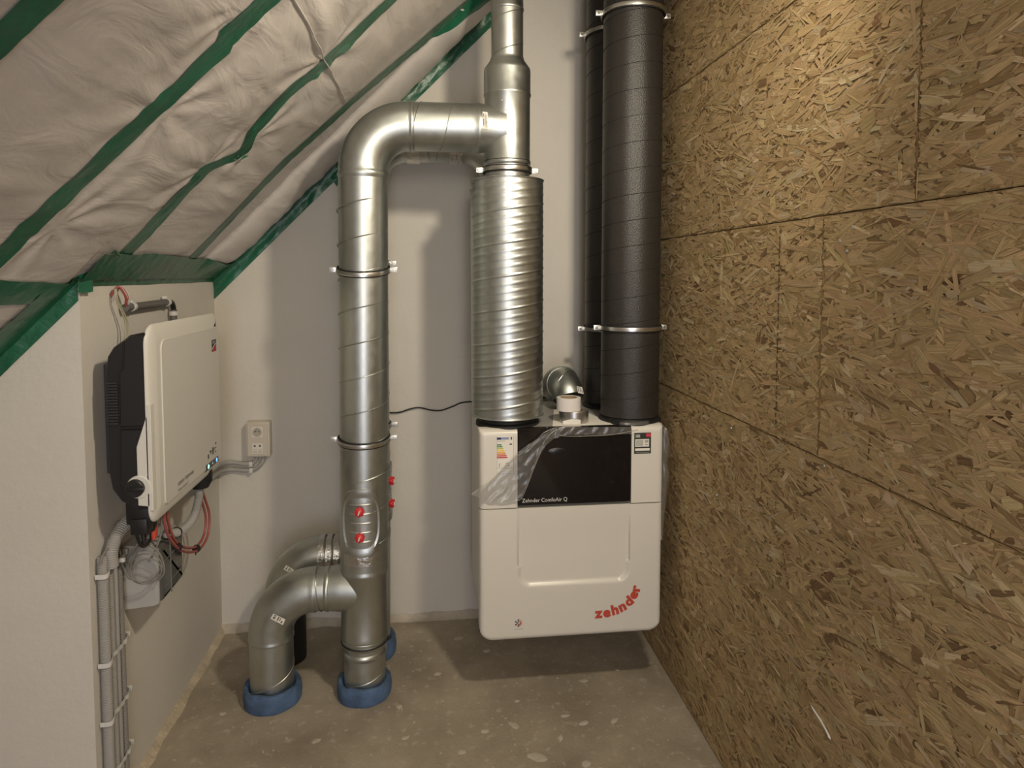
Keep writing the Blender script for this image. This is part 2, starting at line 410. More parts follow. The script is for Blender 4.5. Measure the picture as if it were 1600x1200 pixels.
# tape on the sloping junction of membrane and back wall
def backj(u, v):
    x = -.985 + 1.30 * u; wrk = .006 * sn(x * 16, v * 3, 6) + .003 * sn(x * 50, v * 6, 1)
    ex = .5 * math.exp(-((x - .03) / .1) ** 2)
    off = .105 - v * .105 + .004 * sn(x * 4, 2) * (1 - v)
    return (x, YB - .004 - max(0, wrk) * (1 + ex) - .03 * max(0, v - .45), x + CEIL - off)
tape_surface('tape_strip', backj, 150, 8, 'dark green tape along the slope where membrane meets back wall')
mb = MB(); mb.slab([(-.455, YB - .012, 2.13), (-.40, YB - .016, 2.185), (-.40, YB - .02, 2.135), (-.425, YB - .022, 2.085), (-.445, YB - .02, 2.115)], (0, .002, 0)); obj('tape_tab', mb, M_tape, CEILING, 0)
# lapped joint of the sheet
pj = [ceil_pt(-.318 + .003 * sn(y * 9, 1), y, .0035) for y in np.linspace(1.66, 2.68, 60)]
mb = MB(); mb.sweep(pj, .0022, 6); o = obj('sheet_lap', mb, M_memb, CEILING, 60); o['label'] = 'lapped edge of the membrane sheet'

# ------------------------------------------------------------------ OSB wall
mb = MB(); mb.box((XR + .075, (YF + YB) / 2, 1.85), (.11, YB - YF, 3.75)); WR = struct('wall_right', mb, M_osb, 0)
WOOD = [((.40, .285, .145), .42), ((.435, .315, .165), .25), ((.355, .25, .12), .18), ((.28, .185, .085), .06), ((.50, .39, .23), .05), ((.18, .11, .055), .025), ((.40, .31, .19), .02)]
WC = np.array([c for c, _ in WOOD]); WP = np.array([p for _, p in WOOD]); WP = WP / WP.sum()
G = .0008                                              # half width of the open joints
def osb_panel(y0, y1, z0, z1, strands=True, slant=0):
    mb = MB(); mb.box((XR + .012, (y0 + y1) / 2, (z0 + z1) / 2), (.019, y1 - y0 - 2 * G, z1 - z0 - 2 * G), bev=.0012)
    p = obj('osb_panel', mb, M_osb, WR, 0)
    if not strands: return p
    n = int((y1 - y0) * (z1 - z0) * 3300)
    L_ = np.clip(rng.lognormal(math.log(.070), .60, n), .012, .24); Wd = np.clip(rng.lognormal(math.log(.0105), .65, n), .0018, .045)
    order = np.argsort(-.35 * L_ * Wd + rng.normal(0, .0006, n)); L_ = L_[order]; Wd = Wd[order]
    ang = np.where(rng.random(n) < .86, rng.normal(.02, .34, n), rng.uniform(-PI / 2, PI / 2, n)) + slant
    cy = rng.uniform(y0, y1, n); cz = rng.uniform(z0, z1, n)
    ey = .5 * (np.abs(ca_0 := np.cos(ang)) * L_ + np.abs(sa_0 := np.sin(ang)) * Wd) * 1.02; ez = .5 * (np.abs(sa_0) * L_ + np.abs(ca_0) * Wd) * 1.02
    cy = np.clip(rng.uniform(y0 - .02, y1 + .02, n), y0 + G + ey, y1 - G - ey); cz = np.clip(rng.uniform(z0 - .02, z1 + .02, n), z0 + G + ez, z1 - G - ez)
    big = [(-.5, -.36), (-.44, .40), (-.1, .5), (.42, .46), (.5, .1), (.46, -.42), (.05, -.5)]
    K = len(big); V = np.zeros((n, K, 3)); UV = np.zeros((n, K, 2))
    ca, sa = np.cos(ang), np.sin(ang); dep = .0004 + .0026 * (np.arange(n) / n) ** .6; tl = rng.normal(0, .0004, n); tw = rng.normal(0, .0003, n)
    for k, (a, b) in enumerate(big):
        a_ = (a + rng.normal(0, .05, n)) * L_; b_ = (b + rng.normal(0, .09, n)) * Wd
        yy = cy + a_ * ca - b_ * sa; zz = cz + a_ * sa + b_ * ca
        V[:, k, 1] = np.clip(yy, y0 + G, y1 - G); V[:, k, 2] = np.clip(zz, z0 + G, z1 - G)
        V[:, k, 0] = XR + .0025 - dep - tl * a * 1.2 - tw * b * 1.2
        UV[:, k, 0] = a_ + rng.permutation(n) * 0 + cy * 3; UV[:, k, 1] = b_ + cz * 3
    me = bpy.data.meshes.new('wood_strands')
    me.vertices.add(n * K); me.vertices.foreach_set('co', V.reshape(-1))
    me.loops.add(n * K); me.loops.foreach_set('vertex_index', np.arange(n * K)[::-1].copy() if False else np.arange(n * K))
    me.polygons.add(n); me.polygons.foreach_set('loop_start', np.arange(n) * K)
    me.materials.append(M_strand)
    ca_ = me.color_attributes.new('tint', 'FLOAT_COLOR', 'POINT')
    c = WC[rng.choice(len(WC), n, p=WP)] * np.array([1.13, 1.14, 1.17]) * rng.normal(1, .07, (n, 1)) * (1 + rng.normal(0, .02, (n, 3)))
    small = (L_ * Wd < .00012); c[small & (rng.random(n) < .15)] *= .45
    c = np.concatenate([np.clip(c, .02, .9), np.ones((n, 1))], 1); ca_.data.foreach_set('color', np.repeat(c, K, 0).reshape(-1))
    uv = me.uv_layers.new(name='grain'); uv.data.foreach_set('uv', UV.reshape(-1))
    me.update(calc_edges=True); me.validate()
    o = bpy.data.objects.new('wood_strands', me); COL.objects.link(o); o.parent = p; o['kind'] = 'stuff'
    return p
ZD, ZB, ZE = 1.214, 1.826, 2.412
osb_panel(.55, YB, 0.003, ZD)
osb_panel(.55, 1.60, ZD, ZB); osb_panel(1.60, YB, ZD, ZB)
osb_panel(.55, 1.278, ZB, ZE); osb_panel(1.278, YB, ZB, ZE)
osb_panel(.9, YB, ZE, 3.02)
osb_panel(YF, .55, 0.003, ZD, False); osb_panel(YF, .55, ZD, ZE, False); osb_panel(YF, .9, ZE, 3.7, False); osb_panel(.9, YB, 3.02, 3.7, False)
# printed dashed line, screw heads, pencil and paint marks
mb = MB(); z = 1.80
while z > 1.25:
    l = random.uniform(.006, .016); mb.box((XR - .0012, 1.811 + random.uniform(-.0015, .0015), z), (.0006, .0045, l)); z -= l + random.uniform(.004, .010)
o = obj('printed_dashes', mb, flat('brown_print', (.07, .04, .02)), WR, 0); o['kind'] = 'stuff'; o['label'] = 'dark dashed vertical stamp line'
for (yy, zz) in [(1.48, 1.79), (1.53, 1.76), (1.50, 1.735), (1.57, 1.20), (2.2, .92), (2.1, 1.175)]:
    mb = MB(); mb.lathe((XR - .0005, yy, zz), [(0, .0045), (.0012, .0042), (.0013, .002), (.0006, .0015)], 10, (-1, 0, 0)); obj('screw_head', mb, M_zinc, WR)
mb = MB(); mb.sweep(smoothpath([(XR - .001, 1.60, .56), (XR - .0012, 1.54, .545), (XR - .001, 1.51, .53)], 5), [.0005] + [.003] * 8 + [.004, .001], 5)
obj('paint_scratch', mb, M_paper, WR)

# ------------------------------------------------------------------ floor details
mb = MB(); prof = []
n = 90; vs = []
for i in range(n + 1):
    y = 1.2 + (YB - 1.2) * i / n; w = .014 + .010 * sn(y * 7, 1) + .008 * sn(y * 22, 2); h = .012 + .006 * sn(y * 15, 4)
    vs += [(XL - .005, y, h + .012), (XL + w * .5, y, h), (XL + w + .012, y, .0005)]
mb.add(vs, [(i * 3 + k, i * 3 + k + 1, i * 3 + 4 + k, i * 3 + 3 + k) for i in range(n) for k in range(2)])
o = struct('baseboard_left', mb, M_mort, 60); o['label'] = 'rough mortar fillet at the foot of the low wall'
mb = MB(); vs = []
for i in range(n + 1):
    x = XL + (XR - XL) * i / n; w = .028 + .016 * sn(x * 9, 7) + .008 * sn(x * 31, 2); h = .022 + .016 * sn(x * 6, 9) + .006 * sn(x * 26, 3)
    vs += [(x, YB - .001, h + .006), (x, YB - .008 - .004 * sn(x * 20, 5), h), (x, YB - w * .6, .008), (x, YB - w - .012, .0005)]
mb.add(vs, [(i * 4 + k, i * 4 + k + 1, i * 4 + 5 + k, i * 4 + 4 + k) for i in range(n) for k in range(3)])
struct('baseboard_back', mb, M_dust, 60)
# dried plaster splashes and crumbs
mb = MB()
def blob(x, y, r, el=1, a=0, h=.0015):
    k = 11; ring = []
    for i in range(k):
        t = 2 * PI * i / k; q = r * (1 + .45 * sn(math.cos(t) * 1.5 + x * 31, math.sin(t) * 1.5 + y * 17))
        u, v = q * math.cos(t) * el, q * math.sin(t); ring.append((x + u * math.cos(a) - v * math.sin(a), y + u * math.sin(a) + v * math.cos(a), .0004))
    top = [((p[0] - x) * .7 + x, (p[1] - y) * .7 + y, h) for p in ring]
    mb.add(ring + top, [(i, (i + 1) % k, k + (i + 1) % k, k + i) for i in range(k)] + [tuple(range(k, 2 * k))])
for i in range(380):
    x = random.uniform(XL + .03, XR - .03); y = random.uniform(1.9, 3.2); r = random.choice([.0015, .002, .003, .004])
    blob(x, y, r * random.uniform(.6, 1.2), random.uniform(1, 2.2), random.uniform(0, PI))
for (x, y, r, el, a) in [(.12, 3.05, .016, 1.5, .2), (.24, 2.93, .014, 1.3, .6), (.36, 2.24, .022, 1.6, 2.6), (.52, 2.19, .016, 1.2, 1.1), (.56, 2.16, .011, 1.2, .4),
        (.30, 2.42, .012, 2.4, 2.2), (.19, 2.40, .014, 1.2, .5), (.56, 2.40, .013, 1.5, .2), (.46, 2.33, .008, 2.5, 1.2), (.60, 2.07, .012, 1.2, 0), (-.42, 2.18, .006, 4, .8),
        (.02, 2.78, .012, 1.4, 0), (.62, 2.66, .012, 1.6, 0), (.50, 2.45, .009, 2, .1), (-.1, 2.4, .010, 1.6, .4), (.1, 2.3, .012, 1.5, .2), (-.42, 2.42, .012, 1.6, .5),
        (.78, 2.72, .008, 1.4, 1), (.86, 3.06, .016, 1.3, 1.3), (-.13, 2.58, .010, 1.5, 1.2), (.68, 2.40, .010, 2.2, .8), (.33, 2.56, .009, 1.2, 0), (-.80, 2.62, .012, 1.1, 0)]:
    blob(x, y, r, el, a, .002)
obj('plaster_splashes', mb, M_dust, FLOOR, 60, kind='stuff')

# ------------------------------------------------------------------ duct building blocks
def helix(c, r, z0, z1, pitch, bead=.0022, hand=1, axis='z', ph=0, name='spiral_seam', m=None, parent=None, seg=6, step=44):
    n = int(step * abs(z1 - z0) / pitch); pts = []
    for i in range(n + 1):
        t = i / step; a = ph + hand * 2 * PI * t; h = z0 + t * pitch
        if axis == 'z': pts.append((c[0] + r * math.cos(a), c[1] + r * math.sin(a), h))
        else: pts.append((h, c[0] + r * math.cos(a), c[1] + r * math.sin(a)))
    mb = MB(); mb.sweep(pts, bead, seg); return obj(name, mb, m or M_galv2, parent)
def ring(parent, c, R, r, axis=(0, 0, 1), m=None, name='joint_bead', squash=1):
    ax = Vector(axis).normalized(); ref = Vector((0, -1, 0)) if abs(ax.y) < .9 else Vector((1, 0, 0)); u = (ref - ax * ref.dot(ax)).normalized(); v = ax.cross(u)
    mb = MB(); mb.sweep(arc(c, R, 0, 2 * PI * 47 / 48, 47, u, v), r, 8, closed=True); return obj(name, mb, m or M_galv, parent)
def clamp(label, x, y, z, r, rod=True, rot=0, group=None, tilt=0, lugs=(-1, 1)):
    """two-half pipe clamp with rubber lining, screw lugs and rod to the wall"""
    t = thing('pipe_clamp', label, 'clamp', (x, y, z), group)
    mb = MB(); mb.lathe((x, y, z - .0125), [(0, r + .0035), (0, r + .0065), (.0012, r + .0075), (.0238, r + .0075), (.025, r + .0065), (.025, r + .0035)], 56, caps=False)
    obj('rubber_lining', mb, M_rub, t)
    mb = MB(); mb.lathe((x, y, z - .0085), [(0, r + .007), (.001, r + .0105), (.0085, r + .0115), (.016, r + .0105), (.017, r + .007)], 56, caps=False)
    obj('band', mb, M_zinc, t)
    for s in lugs:
        lx, ly = x + s * (r + .022) * math.cos(rot), y + s * (r + .022) * math.sin(rot)
        R3 = Matrix.Rotation(rot, 3, 'Z')
        mb = MB(); mb.box((lx, ly - .003, z), (.026, .003, .020), R3, .001); mb.box((lx, ly + .003, z), (.026, .003, .020), R3, .001); lg = obj('lug', mb, M_zincw, t)
        mb = MB(); mb.lathe((lx + s * .002, ly - .0045, z), [(0, .0058), (.003, .0055), (.0045, .004)], 12, (0, -1, 0)); mb.cur = 1
        mb.box((lx + s * .002, ly - .0092, z), (.007, .0012, .0012)); obj('screw', mb, [M_zinc, M_rub], lg)
    if tilt:
        for ch in list(t.children_recursive):
            for v in ch.data.vertices:
                v.co.z += v.co.y * math.tan(tilt)
    if rod:
        mb = MB(); mb.sweep([(x, y + r + .008, z), (x, YB - .004, z)], .004, 8); obj('threaded_rod', mb, M_zinc, t)
        mb = MB(); mb.lathe((x, YB - .006, z), [(0, .02), (.006, .02)], 20, (0, 1, 0)); obj('wall_plate', mb, M_zinc, t)
    return t
def sticker(parent, pts, label=None, dark=True):
    """small printed paper label: 4 corner points"""
    mb = MB(); P = [Vector(p) for p in pts]; n = (P[1] - P[0]).cross(P[3] - P[0]).normalized() * .0004
    mb.slab(P, n); 
    if dark:
        def q(u, v): return P[0] + (P[1] - P[0]) * u + (P[3] - P[0]) * v
        mb.cur = 1
        for (a, b, c, d) in [(.12, .3, .1, .3), (.12, .3, .4, .8), (.45, .55, .1, .85), (.62, .7, .15, .7), (.78, .9, .5, .9)]:
            for off in (n * 1.2, -n * .2): mb.poly([q(a, c) + off, q(b, c) + off, q(b, d) + off, q(a, d) + off])
    o = obj('sticker', mb, [M_paper, flat('grey_print', (.16, .15, .14))], parent, 0)
    if label: o['label'] = label
    return o
def cylpt(cx, cy, r, a, z): return (cx + r * math.sin(a), cy - r * math.cos(a), z)          # a = 0 faces the viewer
def cylpatch(cx, cy, r, a0, a1, z0, z1, n=10, m=4, jag=0):
    vs = []
    for i in range(n + 1):
        for j in range(m + 1):
            a = a0 + (a1 - a0) * i / n; z = z0 + (z1 - z0) * j / m + (jag * sn(i * .9, j * 2.2) if j in (0, m) else 0)
            vs.append(cylpt(cx, cy, r + .0008 * abs(sn(i, j)) * (jag > 0), a, z))
    mb = MB(); mb.add(vs, [(i * (m + 1) + j, i * (m + 1) + j + 1, (i + 1) * (m + 1) + j + 1, (i + 1) * (m + 1) + j) for i in range(n) for j in range(m)]); return mb

def hatch(parent, cx, cy, r, az, zc, label, hh=.134, hw=.88):
    """oval inspection cover pressed to the pipe, with ribs and two red wing knobs"""
    def oval(s, k=36):
        out = []
        for i in range(k):
            t = 2 * PI * i / k; e = .62; c, q = math.cos(t), math.sin(t)
            out.append((az + s * hw * math.copysign(abs(c) ** e, c), zc + (hh - .01 * (1 - s)) * s ** .5 * math.copysign(abs(q) ** .8, q) * (1 if s > .9 else s ** .6)))
        return out
    layers = [(1.0, .0005), (1.0, .003), (.95, .0075), (.86, .0085), (.80, .004), (.76, .0045)]
    vs = []; k = 36
    for s, w in layers:
        for a, z in oval(s): vs.append(cylpt(cx, cy, r + w, a, z))
    for q in (.55, .3, .1):
        for a, z in oval(q): vs.append(cylpt(cx, cy, r + .0045, a, z))
    m = len(layers) + 3
    fs = [(i * k + j, i * k + (j + 1) % k, (i + 1) * k + (j + 1) % k, (i + 1) * k + j) for i in range(m - 1) for j in range(k)] + [tuple((m - 1) * k + j for j in range(k))]
    mb = MB(); mb.add(vs, fs); h = obj('inspection_cover', mb, M_galv, parent); h['label'] = label
    for dz in (-.072, -.036, 0, .036, .072):
        mb = MB(); mb.sweep([cylpt(cx, cy, r + .0035, az + hw * .55 * t, zc + dz) for t in np.linspace(-1, 1, 11)], [.001] + [.0045] * 9 + [.001], 8); obj('pressed_rib', mb, M_galv, h)
    for dz in (.05, -.05):
        c = Vector(cylpt(cx, cy, r + .006, az, zc + dz)); d = Vector((math.sin(az), -math.cos(az), 0))
        mb = MB(); prof = []
        mb.lathe(c, [(0, .009), (.006, .009), (.007, .0165), (.020, .0155), (.023, .012)], 16, d)
        sd = Vector((0, 0, 1)).cross(d)
        for j in range(8):
            a = 2 * PI * j / 8; o_ = (sd * math.cos(a) + Vector((0, 0, 1)) * math.sin(a)) * .0155
            mb.sweep([c + d * .007 + o_, c + d * .020 + o_ * .95], .0042, 6)
        kn = obj('red_knob', mb, M_red, h, 50)
        R3 = Matrix.Rotation(az, 3, 'Z')
        mb = MB(); mb.box(c + d * .025, (.005, .006, .016), R3 @ Matrix.Rotation(.35, 3, 'Y')); k2 = None
        kn2 = mb
        mb2 = obj('wing_slot', mb, M_clip, parent, 0)
    return h

def riser_assembly(label, cat, X, Y, rearview=False):
    """vertical duct from a floor stub to the top bend + horizontal run"""
    front = not rearview
    t = thing('ventilation_duct', label, cat, (X, Y, 0)); r = .094 if front else .092; lean = .018 if front else .0
    zt = 2.075; zc = 2.25
    def ax(z): return (X - lean / 2 + lean * z / 2, Y, z)
    # floor stub
    mb = MB()
    if front:
        mb.sweep([ax(.002), ax(.165), ax(.172), ax(.178), ax(.184), ax(.19), ax(.205), ax(.212)], [.081, .081, .086, .087, .086, .0815, .0815, .089], 48)
        obj('floor_stub', mb, M_galv, t); helix((ax(.1)[0], Y), .081, .03, .165, .13, parent=t, ph=2.4)
        mb = MB(); mb.sweep([ax(.212), ax(.222), ax(.226), ax(.24), ax(.244), ax(.25), ax(.262), ax(.50), ax(.505), ax(.515), ax(.52), ax(.53)],
                            [.089, .093, .088, .088, .093, .0945, .0915, .0915, .095, .096, .0945, .0935], 48)
        obj('branch_piece', mb, M_galv, t)
        ring(t, ax(.222), .090, .0035, m=M_rub); ring(t, ax(.240), .091, .003, m=M_galv)
    else:
        mb.sweep([ax(.002), ax(.53)], [.085, .09], 40); obj('branch_piece', mb, M_galv, t)
    # main pipe
    mb = MB(); mb.sweep([ax(.528), ax(zt - .02)], r, 56); obj('riser_pipe', mb, M_galv, t)
    helix((ax(1.3)[0], Y), r + .0003, .55, zt - .03, .133, parent=t, ph=1.2 if front else 2.6, bead=.0027)
    # bend and horizontal run
    R = .175; bx = ax(zt)[0]
    pts = [(bx, Y, zt - .03), (bx, Y, zt - .02), (bx, Y, zt - .014), (bx, Y, zt - .008), (bx, Y, zt - .002)] + arc((bx + R, Y, zt), R, PI, PI / 2, 22, (1, 0, 0), (0, 0, 1)) + [(bx + R + .004, Y, zc), (bx + R + .010, Y, zc), (bx + R + .016, Y, zc), (bx + R + .022, Y, zc)]
    pts = [Vector((p[0], p[1], p[2])) for p in pts]
    rad = [r, r + .0035, r + .0045, r + .0035, r + .001] + [r + .0005] * 23 + [r, r + .003, r + .0035, r]
    mb = MB(); mb.sweep(pts, rad, 56); obj('bend', mb, M_galv, t)
    # side weld of the bend
    for s in ((-1,) if front else (-1,)):
        mb = MB(); mb.sweep(arc((bx + R, Y - .0, zt), R, PI, PI / 2, 20, (1, 0, 0), (0, 0, 1)), .001, 4)
    xe = .306 - .10 if front else .318 - .18
    x0 = bx + R + .018
    mb = MB(); mb.sweep([(x0, Y, zc), (xe - .01, Y, zc)], r - .001, 56); obj('horizontal_pipe', mb, M_galv, t)
    helix((Y, zc), r - .0008, x0 + .005, xe - .02, .125, axis='x', parent=t, ph=PI, hand=-1, bead=.002)
    return t, ax, bx, x0

FY, RY = 2.69, 2.985
# ---- front duct run
T1, ax1, bx1, hx1 = riser_assembly('shiny front steel duct rising from the floor and bending right at the top', 'duct', -.262, FY)
hatch(T1, ax1(.72)[0], FY, .094, -.07, .728, 'oval inspection cover with red knobs facing the viewer')
o = obj('foil_patch', cylpatch(ax1(.6)[0], FY, .0955, -.85, .42, .555, .603, 12, 4, .004), M_foil, T1); o['label'] = 'crumpled foil tape patch'
# lower left branch of the front duct
def branch(T, X0, Y, zc, xs, r, zb, m=M_galv, seamx=None):
    """saddle + pipe to the left + bend down to a floor stub"""
    R = .165
    mb = MB(); mb.sweep([(X0 + .02, Y, zc), (X0 - .075, Y, zc), (X0 - .095, Y, zc), (X0 - .125, Y, zc), (X0 - .128, Y, zc), (X0 - .135, Y, zc), (X0 - .142, Y, zc)], [r + .006, r + .006, r + .004, r + .001, r + .003, r + .003, r], 44)
    obj('saddle', mb, m, T)
    mb = MB(); mb.sweep([(X0 - .14, Y, zc), (xs + R - .004, Y, zc)], r - .0015, 44); obj('branch_pipe', mb, m, T)
    ring(T, (X0 - .165, Y, zc), r + .0005, .002, (1, 0, .12), m=M_galv2)
    zt = zc - R
    pts = [(xs + R + .012, Y, zc), (xs + R + .006, Y, zc)] + arc((xs + R, Y, zt), R, PI / 2, PI, 22, (1, 0, 0), (0, 0, 1)) + [(xs, Y, zt - .008), (xs, Y, zt - .012), (xs, Y, zt - .018), (xs, Y, zt - .022)]
    rad = [r + .003, r + .0035] + [r + .002] * 23 + [r + .002, r + .0035, r + .0035, r]
    mb = MB(); mb.sweep(pts, rad, 48); obj('lower_bend', mb, m, T)
    mb = MB(); mb.sweep([(xs, Y, zt - .02), (xs, Y, zb)], r, 44); obj('drop_pipe', mb, m, T)
branch(T1, -.275, FY, .437, -.630, .083, .002)
helix((-.630, FY), .0833, .03, .235, .20, parent=T1, ph=2.9, bead=.002)
sticker(T1, [(-.600, 2.600, .392), (-.556, 2.600, .366), (-.566, 2.599, .345), (-.611, 2.599, .373)], 'small white printed sticker on the lower bend')
# ---- rear duct run
T2, ax2, bx2, hx2 = riser_assembly('rear steel duct mostly hidden behind the front riser', 'duct', -.272, RY, True)
hatch(T2, -.272, RY, .092, 1.15, .735, 'inspection cover with red knobs at the right edge')
branch(T2, -.285, RY, .452, -.640, .080, .20)
mb = MB(); mb.lathe((-.640, RY, 0.001), [(0, .088), (.18, .088), (.21, .086), (.215, .08)], 40); o = obj('insulated_stub', mb, M_rub, T2); o['label'] = 'black insulated floor stub'
for i, xx in enumerate((-.485, -.452, -.418)):
    mb = MB(); mb.sweep([(xx + .012 * math.sin(.9 * k), RY, .452) for k in (0, 1)] if False else [(xx, RY, .452), (xx + .022, RY, .452)], [.0865 + .001 * i, .0865], 44, caps=False); o = obj('foil_band', mb, M_foil, T2); o['label'] = 'crumpled foil tape band'
sticker(T2, [(-.612, 2.896, .452), (-.580, 2.896, .430), (-.590, 2.894, .414), (-.622, 2.893, .436)], 'small white sticker on the rear bend')
# rear horizontal run turns down into the rear silencer
pts = arc((.318 - .165, RY, 2.25 - .165), .165, PI / 2, 0, 20, (1, 0, 0), (0, 0, 1)) + [Vector((.318, RY, 2.04))]
mb = MB(); mb.sweep([Vector((.318 - .18, RY, 2.25))] + pts, [.095] + [.0945] * len(pts), 48); obj('down_bend', mb, M_galv, T2)
for xx in (-.095, .085):
    mb = MB(); mb.sweep([(xx, RY, 2.25), (xx + .055, RY, 2.25)], .0965, 48, caps=False); obj('foil_band', mb, M_foil, T2)
ring(T2, (-.02, RY, 2.25), .0925, .0025, (1, 0, .25), m=M_galv2)

# ---- silencers: outer shell with helical ribs
def silencer(label, X, Y, z0, z1, r):
    t = thing('silencer', label, 'silencer', (X, Y, z0))
    pitch = .1262; seg = 88; nz = int((z1 - z0) / .0026); vs = []
    for i in range(nz + 1):
        z = z0 + (z1 - z0) * i / nz
        e = min(1, (z - z0) / .03, (z1 - z) / .03)
        for k in range(seg):
            a = 2 * PI * k / seg; p = ((z - z0) / pitch - a / (2 * PI) + .35) % 1.0
            rr = r
            d = min(p, 1 - p) * pitch
            if d < .004: rr += .0028 * (1 - d / .004) ** .6
            elif .17 < p < .86:
                q = (p - .17) / .23; rr += .0011 * max(0, math.sin(PI * 2 * (q % 1.0) - PI / 2)) ** .8
            vs.append((X + r * 0 + (r + (rr - r) * e) * math.cos(a), Y + (r + (rr - r) * e) * math.sin(a), z))
    fs = [(i * seg + k, i * seg + (k + 1) % seg, (i + 1) * seg + (k + 1) % seg, (i + 1) * seg + k) for i in range(nz) for k in range(seg)]
    mb = MB(); mb.add(vs, fs); obj('ribbed_shell', mb, M_galv, t, smooth=180)
    mb = MB(); mb.lathe((X, Y, z1 - .001), [(0, r + .003), (.004, r + .004), (.006, r + .001), (.004, r - .006), (.001, .09)], 72); obj('top_cap', mb, M_galv, t)
    mb = MB(); mb.lathe((X, Y, z0 - .004), [(0, .095), (0, r + .001), (.002, r + .005), (.006, r + .004), (.008, r)], 72); obj('bottom_rim', mb, M_galv, t)
    return t
SX = .306
S1 = silencer('thick ribbed steel silencer standing on the white ventilation unit', SX, FY, 1.122, 2.045, .142)
S2 = silencer('rear ribbed silencer, a sliver left of the front silencer', .320, RY, 1.125, 2.045, .142)
for T, X, Y in ((S1, SX, FY), (S2, .320, RY)):
    mb = MB(); mb.lathe((X, Y, 2.045), [(0, .088), (.05, .088)], 48); o = obj('top_collar', mb, M_galv, T)
for a in (-.5, -.1):
    mb = MB(); c = cylpt(SX, FY, .143, a, 2.03); mb.lathe(c, [(0, .003), (.002, .002)], 8, (math.sin(a), -math.cos(a), 0)); obj('rivet', mb, M_zinc, S1)
# ---- tee with reducer and slim pipe above
t = thing('duct_tee', 'steel tee above the front silencer with slim pipe going up', 'duct', (SX, FY, 2.06))
mb = MB(); mb.lathe((SX, FY, 2.085), [(0, .088), (.02, .088), (.024, .0915), (.03, .0925), (.036, .0915), (.04, .0895), (.285, .0895), (.29, .093), (.296, .0935), (.30, .0915), (.385, .0915), (.395, .0895), (.425, .068), (.432, .066), (.436, .0655)], 64)
obj('tee_body', mb, M_galv, t)
ring(t, (SX, FY, 2.122), .090, .002, m=M_rub, name='gasket')
mb = MB(); mb.sweep([(SX - .145, FY, 2.25), (SX - .125, FY, 2.25), (SX - .118, FY, 2.25), (SX - .110, FY, 2.25), (SX - .10, FY, 2.25), (SX - .04, FY, 2.25), (SX - .012, FY, 2.25)], [.0935, .0935, .0965, .0965, .093, .094, .097], 56)
obj('side_branch', mb, M_galv, t)
mb = MB(); mb.lathe((SX, FY, 2.50), [(0, .0625), (.20, .0625), (.203, .065), (.208, .0655), (.213, .063), (.45, .063)], 48); obj('upper_pipe', mb, M_galv, t)
helix((SX, FY), .0628, 2.52, 2.92, .13, parent=t, ph=3.3, bead=.0018)
for a, z in ((-.35, 2.34), (-.15, 2.305), (-.12, 2.20), (-.3, 2.13), (.0, 2.10)):
    mb = MB(); mb.lathe(cylpt(SX, FY, .0895, a, z), [(0, .0032), (.002, .0025)], 8, (math.sin(a), -math.cos(a), 0)); obj('rivet', mb, M_zinc, t)
sticker(t, [(SX - .105, FY - .0945, 2.293), (SX - .085, FY - .0950, 2.291), (SX - .085, FY - .0945, 2.228), (SX - .105, FY - .094, 2.229)], 'white printed sticker on the side branch')

# ---- black insulated pipes
def black_pipe(label, X, Y, r, z0, z1, ph):
    t = thing('insulated_pipe', label, 'duct', (X, Y, z0))
    mb = MB(); n = 30
    mb.lathe((X, Y, z0), [(0, r - .01), (.0, r - .004), (.004, r)] + [(.004 + (z1 - z0 - .004) * i / n, r + .0015 * sn(i * .8, X)) for i in range(1, n + 1)], 64)
    obj('foam_sleeve', mb, M_foamblk, t)
    helix((X, Y), r + .0000, z0 + .03, z1 - .02, .100, parent=t, ph=ph, bead=.0014, m=M_groove, name='sleeve_joint')
    mb = MB(); mb.lathe((X, Y, 1.088), [(0, r - .010), (.03, r - .012), (z0 - 1.085, r - .014)], 48); obj('spigot', mb, M_rub, t)
    return t
black_pipe('front thick black insulated pipe beside the wood strand wall', .812, FY, .118, 1.105, 3.35, 1.0)
black_pipe('rear black insulated pipe, in shadow left behind the front black one', .812, 2.985, .118, 1.105, 3.35, 2.0)

# ---- clamps
clamp('upper clamp around the front steel riser', ax1(1.69)[0], FY, 1.698, .094, tilt=.20)
clamp('lower clamp around the front steel riser, above the oval cover', ax1(1.03)[0], FY, 1.034, .094, tilt=.09)
clamp('clamp around the tee just above the front silencer', SX, FY, 2.088, .0885)
clamp('middle clamp around the front black pipe', .812, FY, 1.463, .118)
clamp('top clamp around the front black pipe, at the upper picture edge', .812, FY, 2.712, .118)
clamp('middle clamp around the rear black pipe', .812, 2.985, 1.435, .118)
clamp('top clamp around the rear black pipe', .812, 2.985, 2.73, .118)
clamp('upper clamp around the rear riser, its lug showing at right', -.272, RY, 1.727, .092, lugs=(1,))
clamp('lower clamp around the rear riser, its lug showing at right', -.272, RY, 1.022, .092, lugs=(1,))

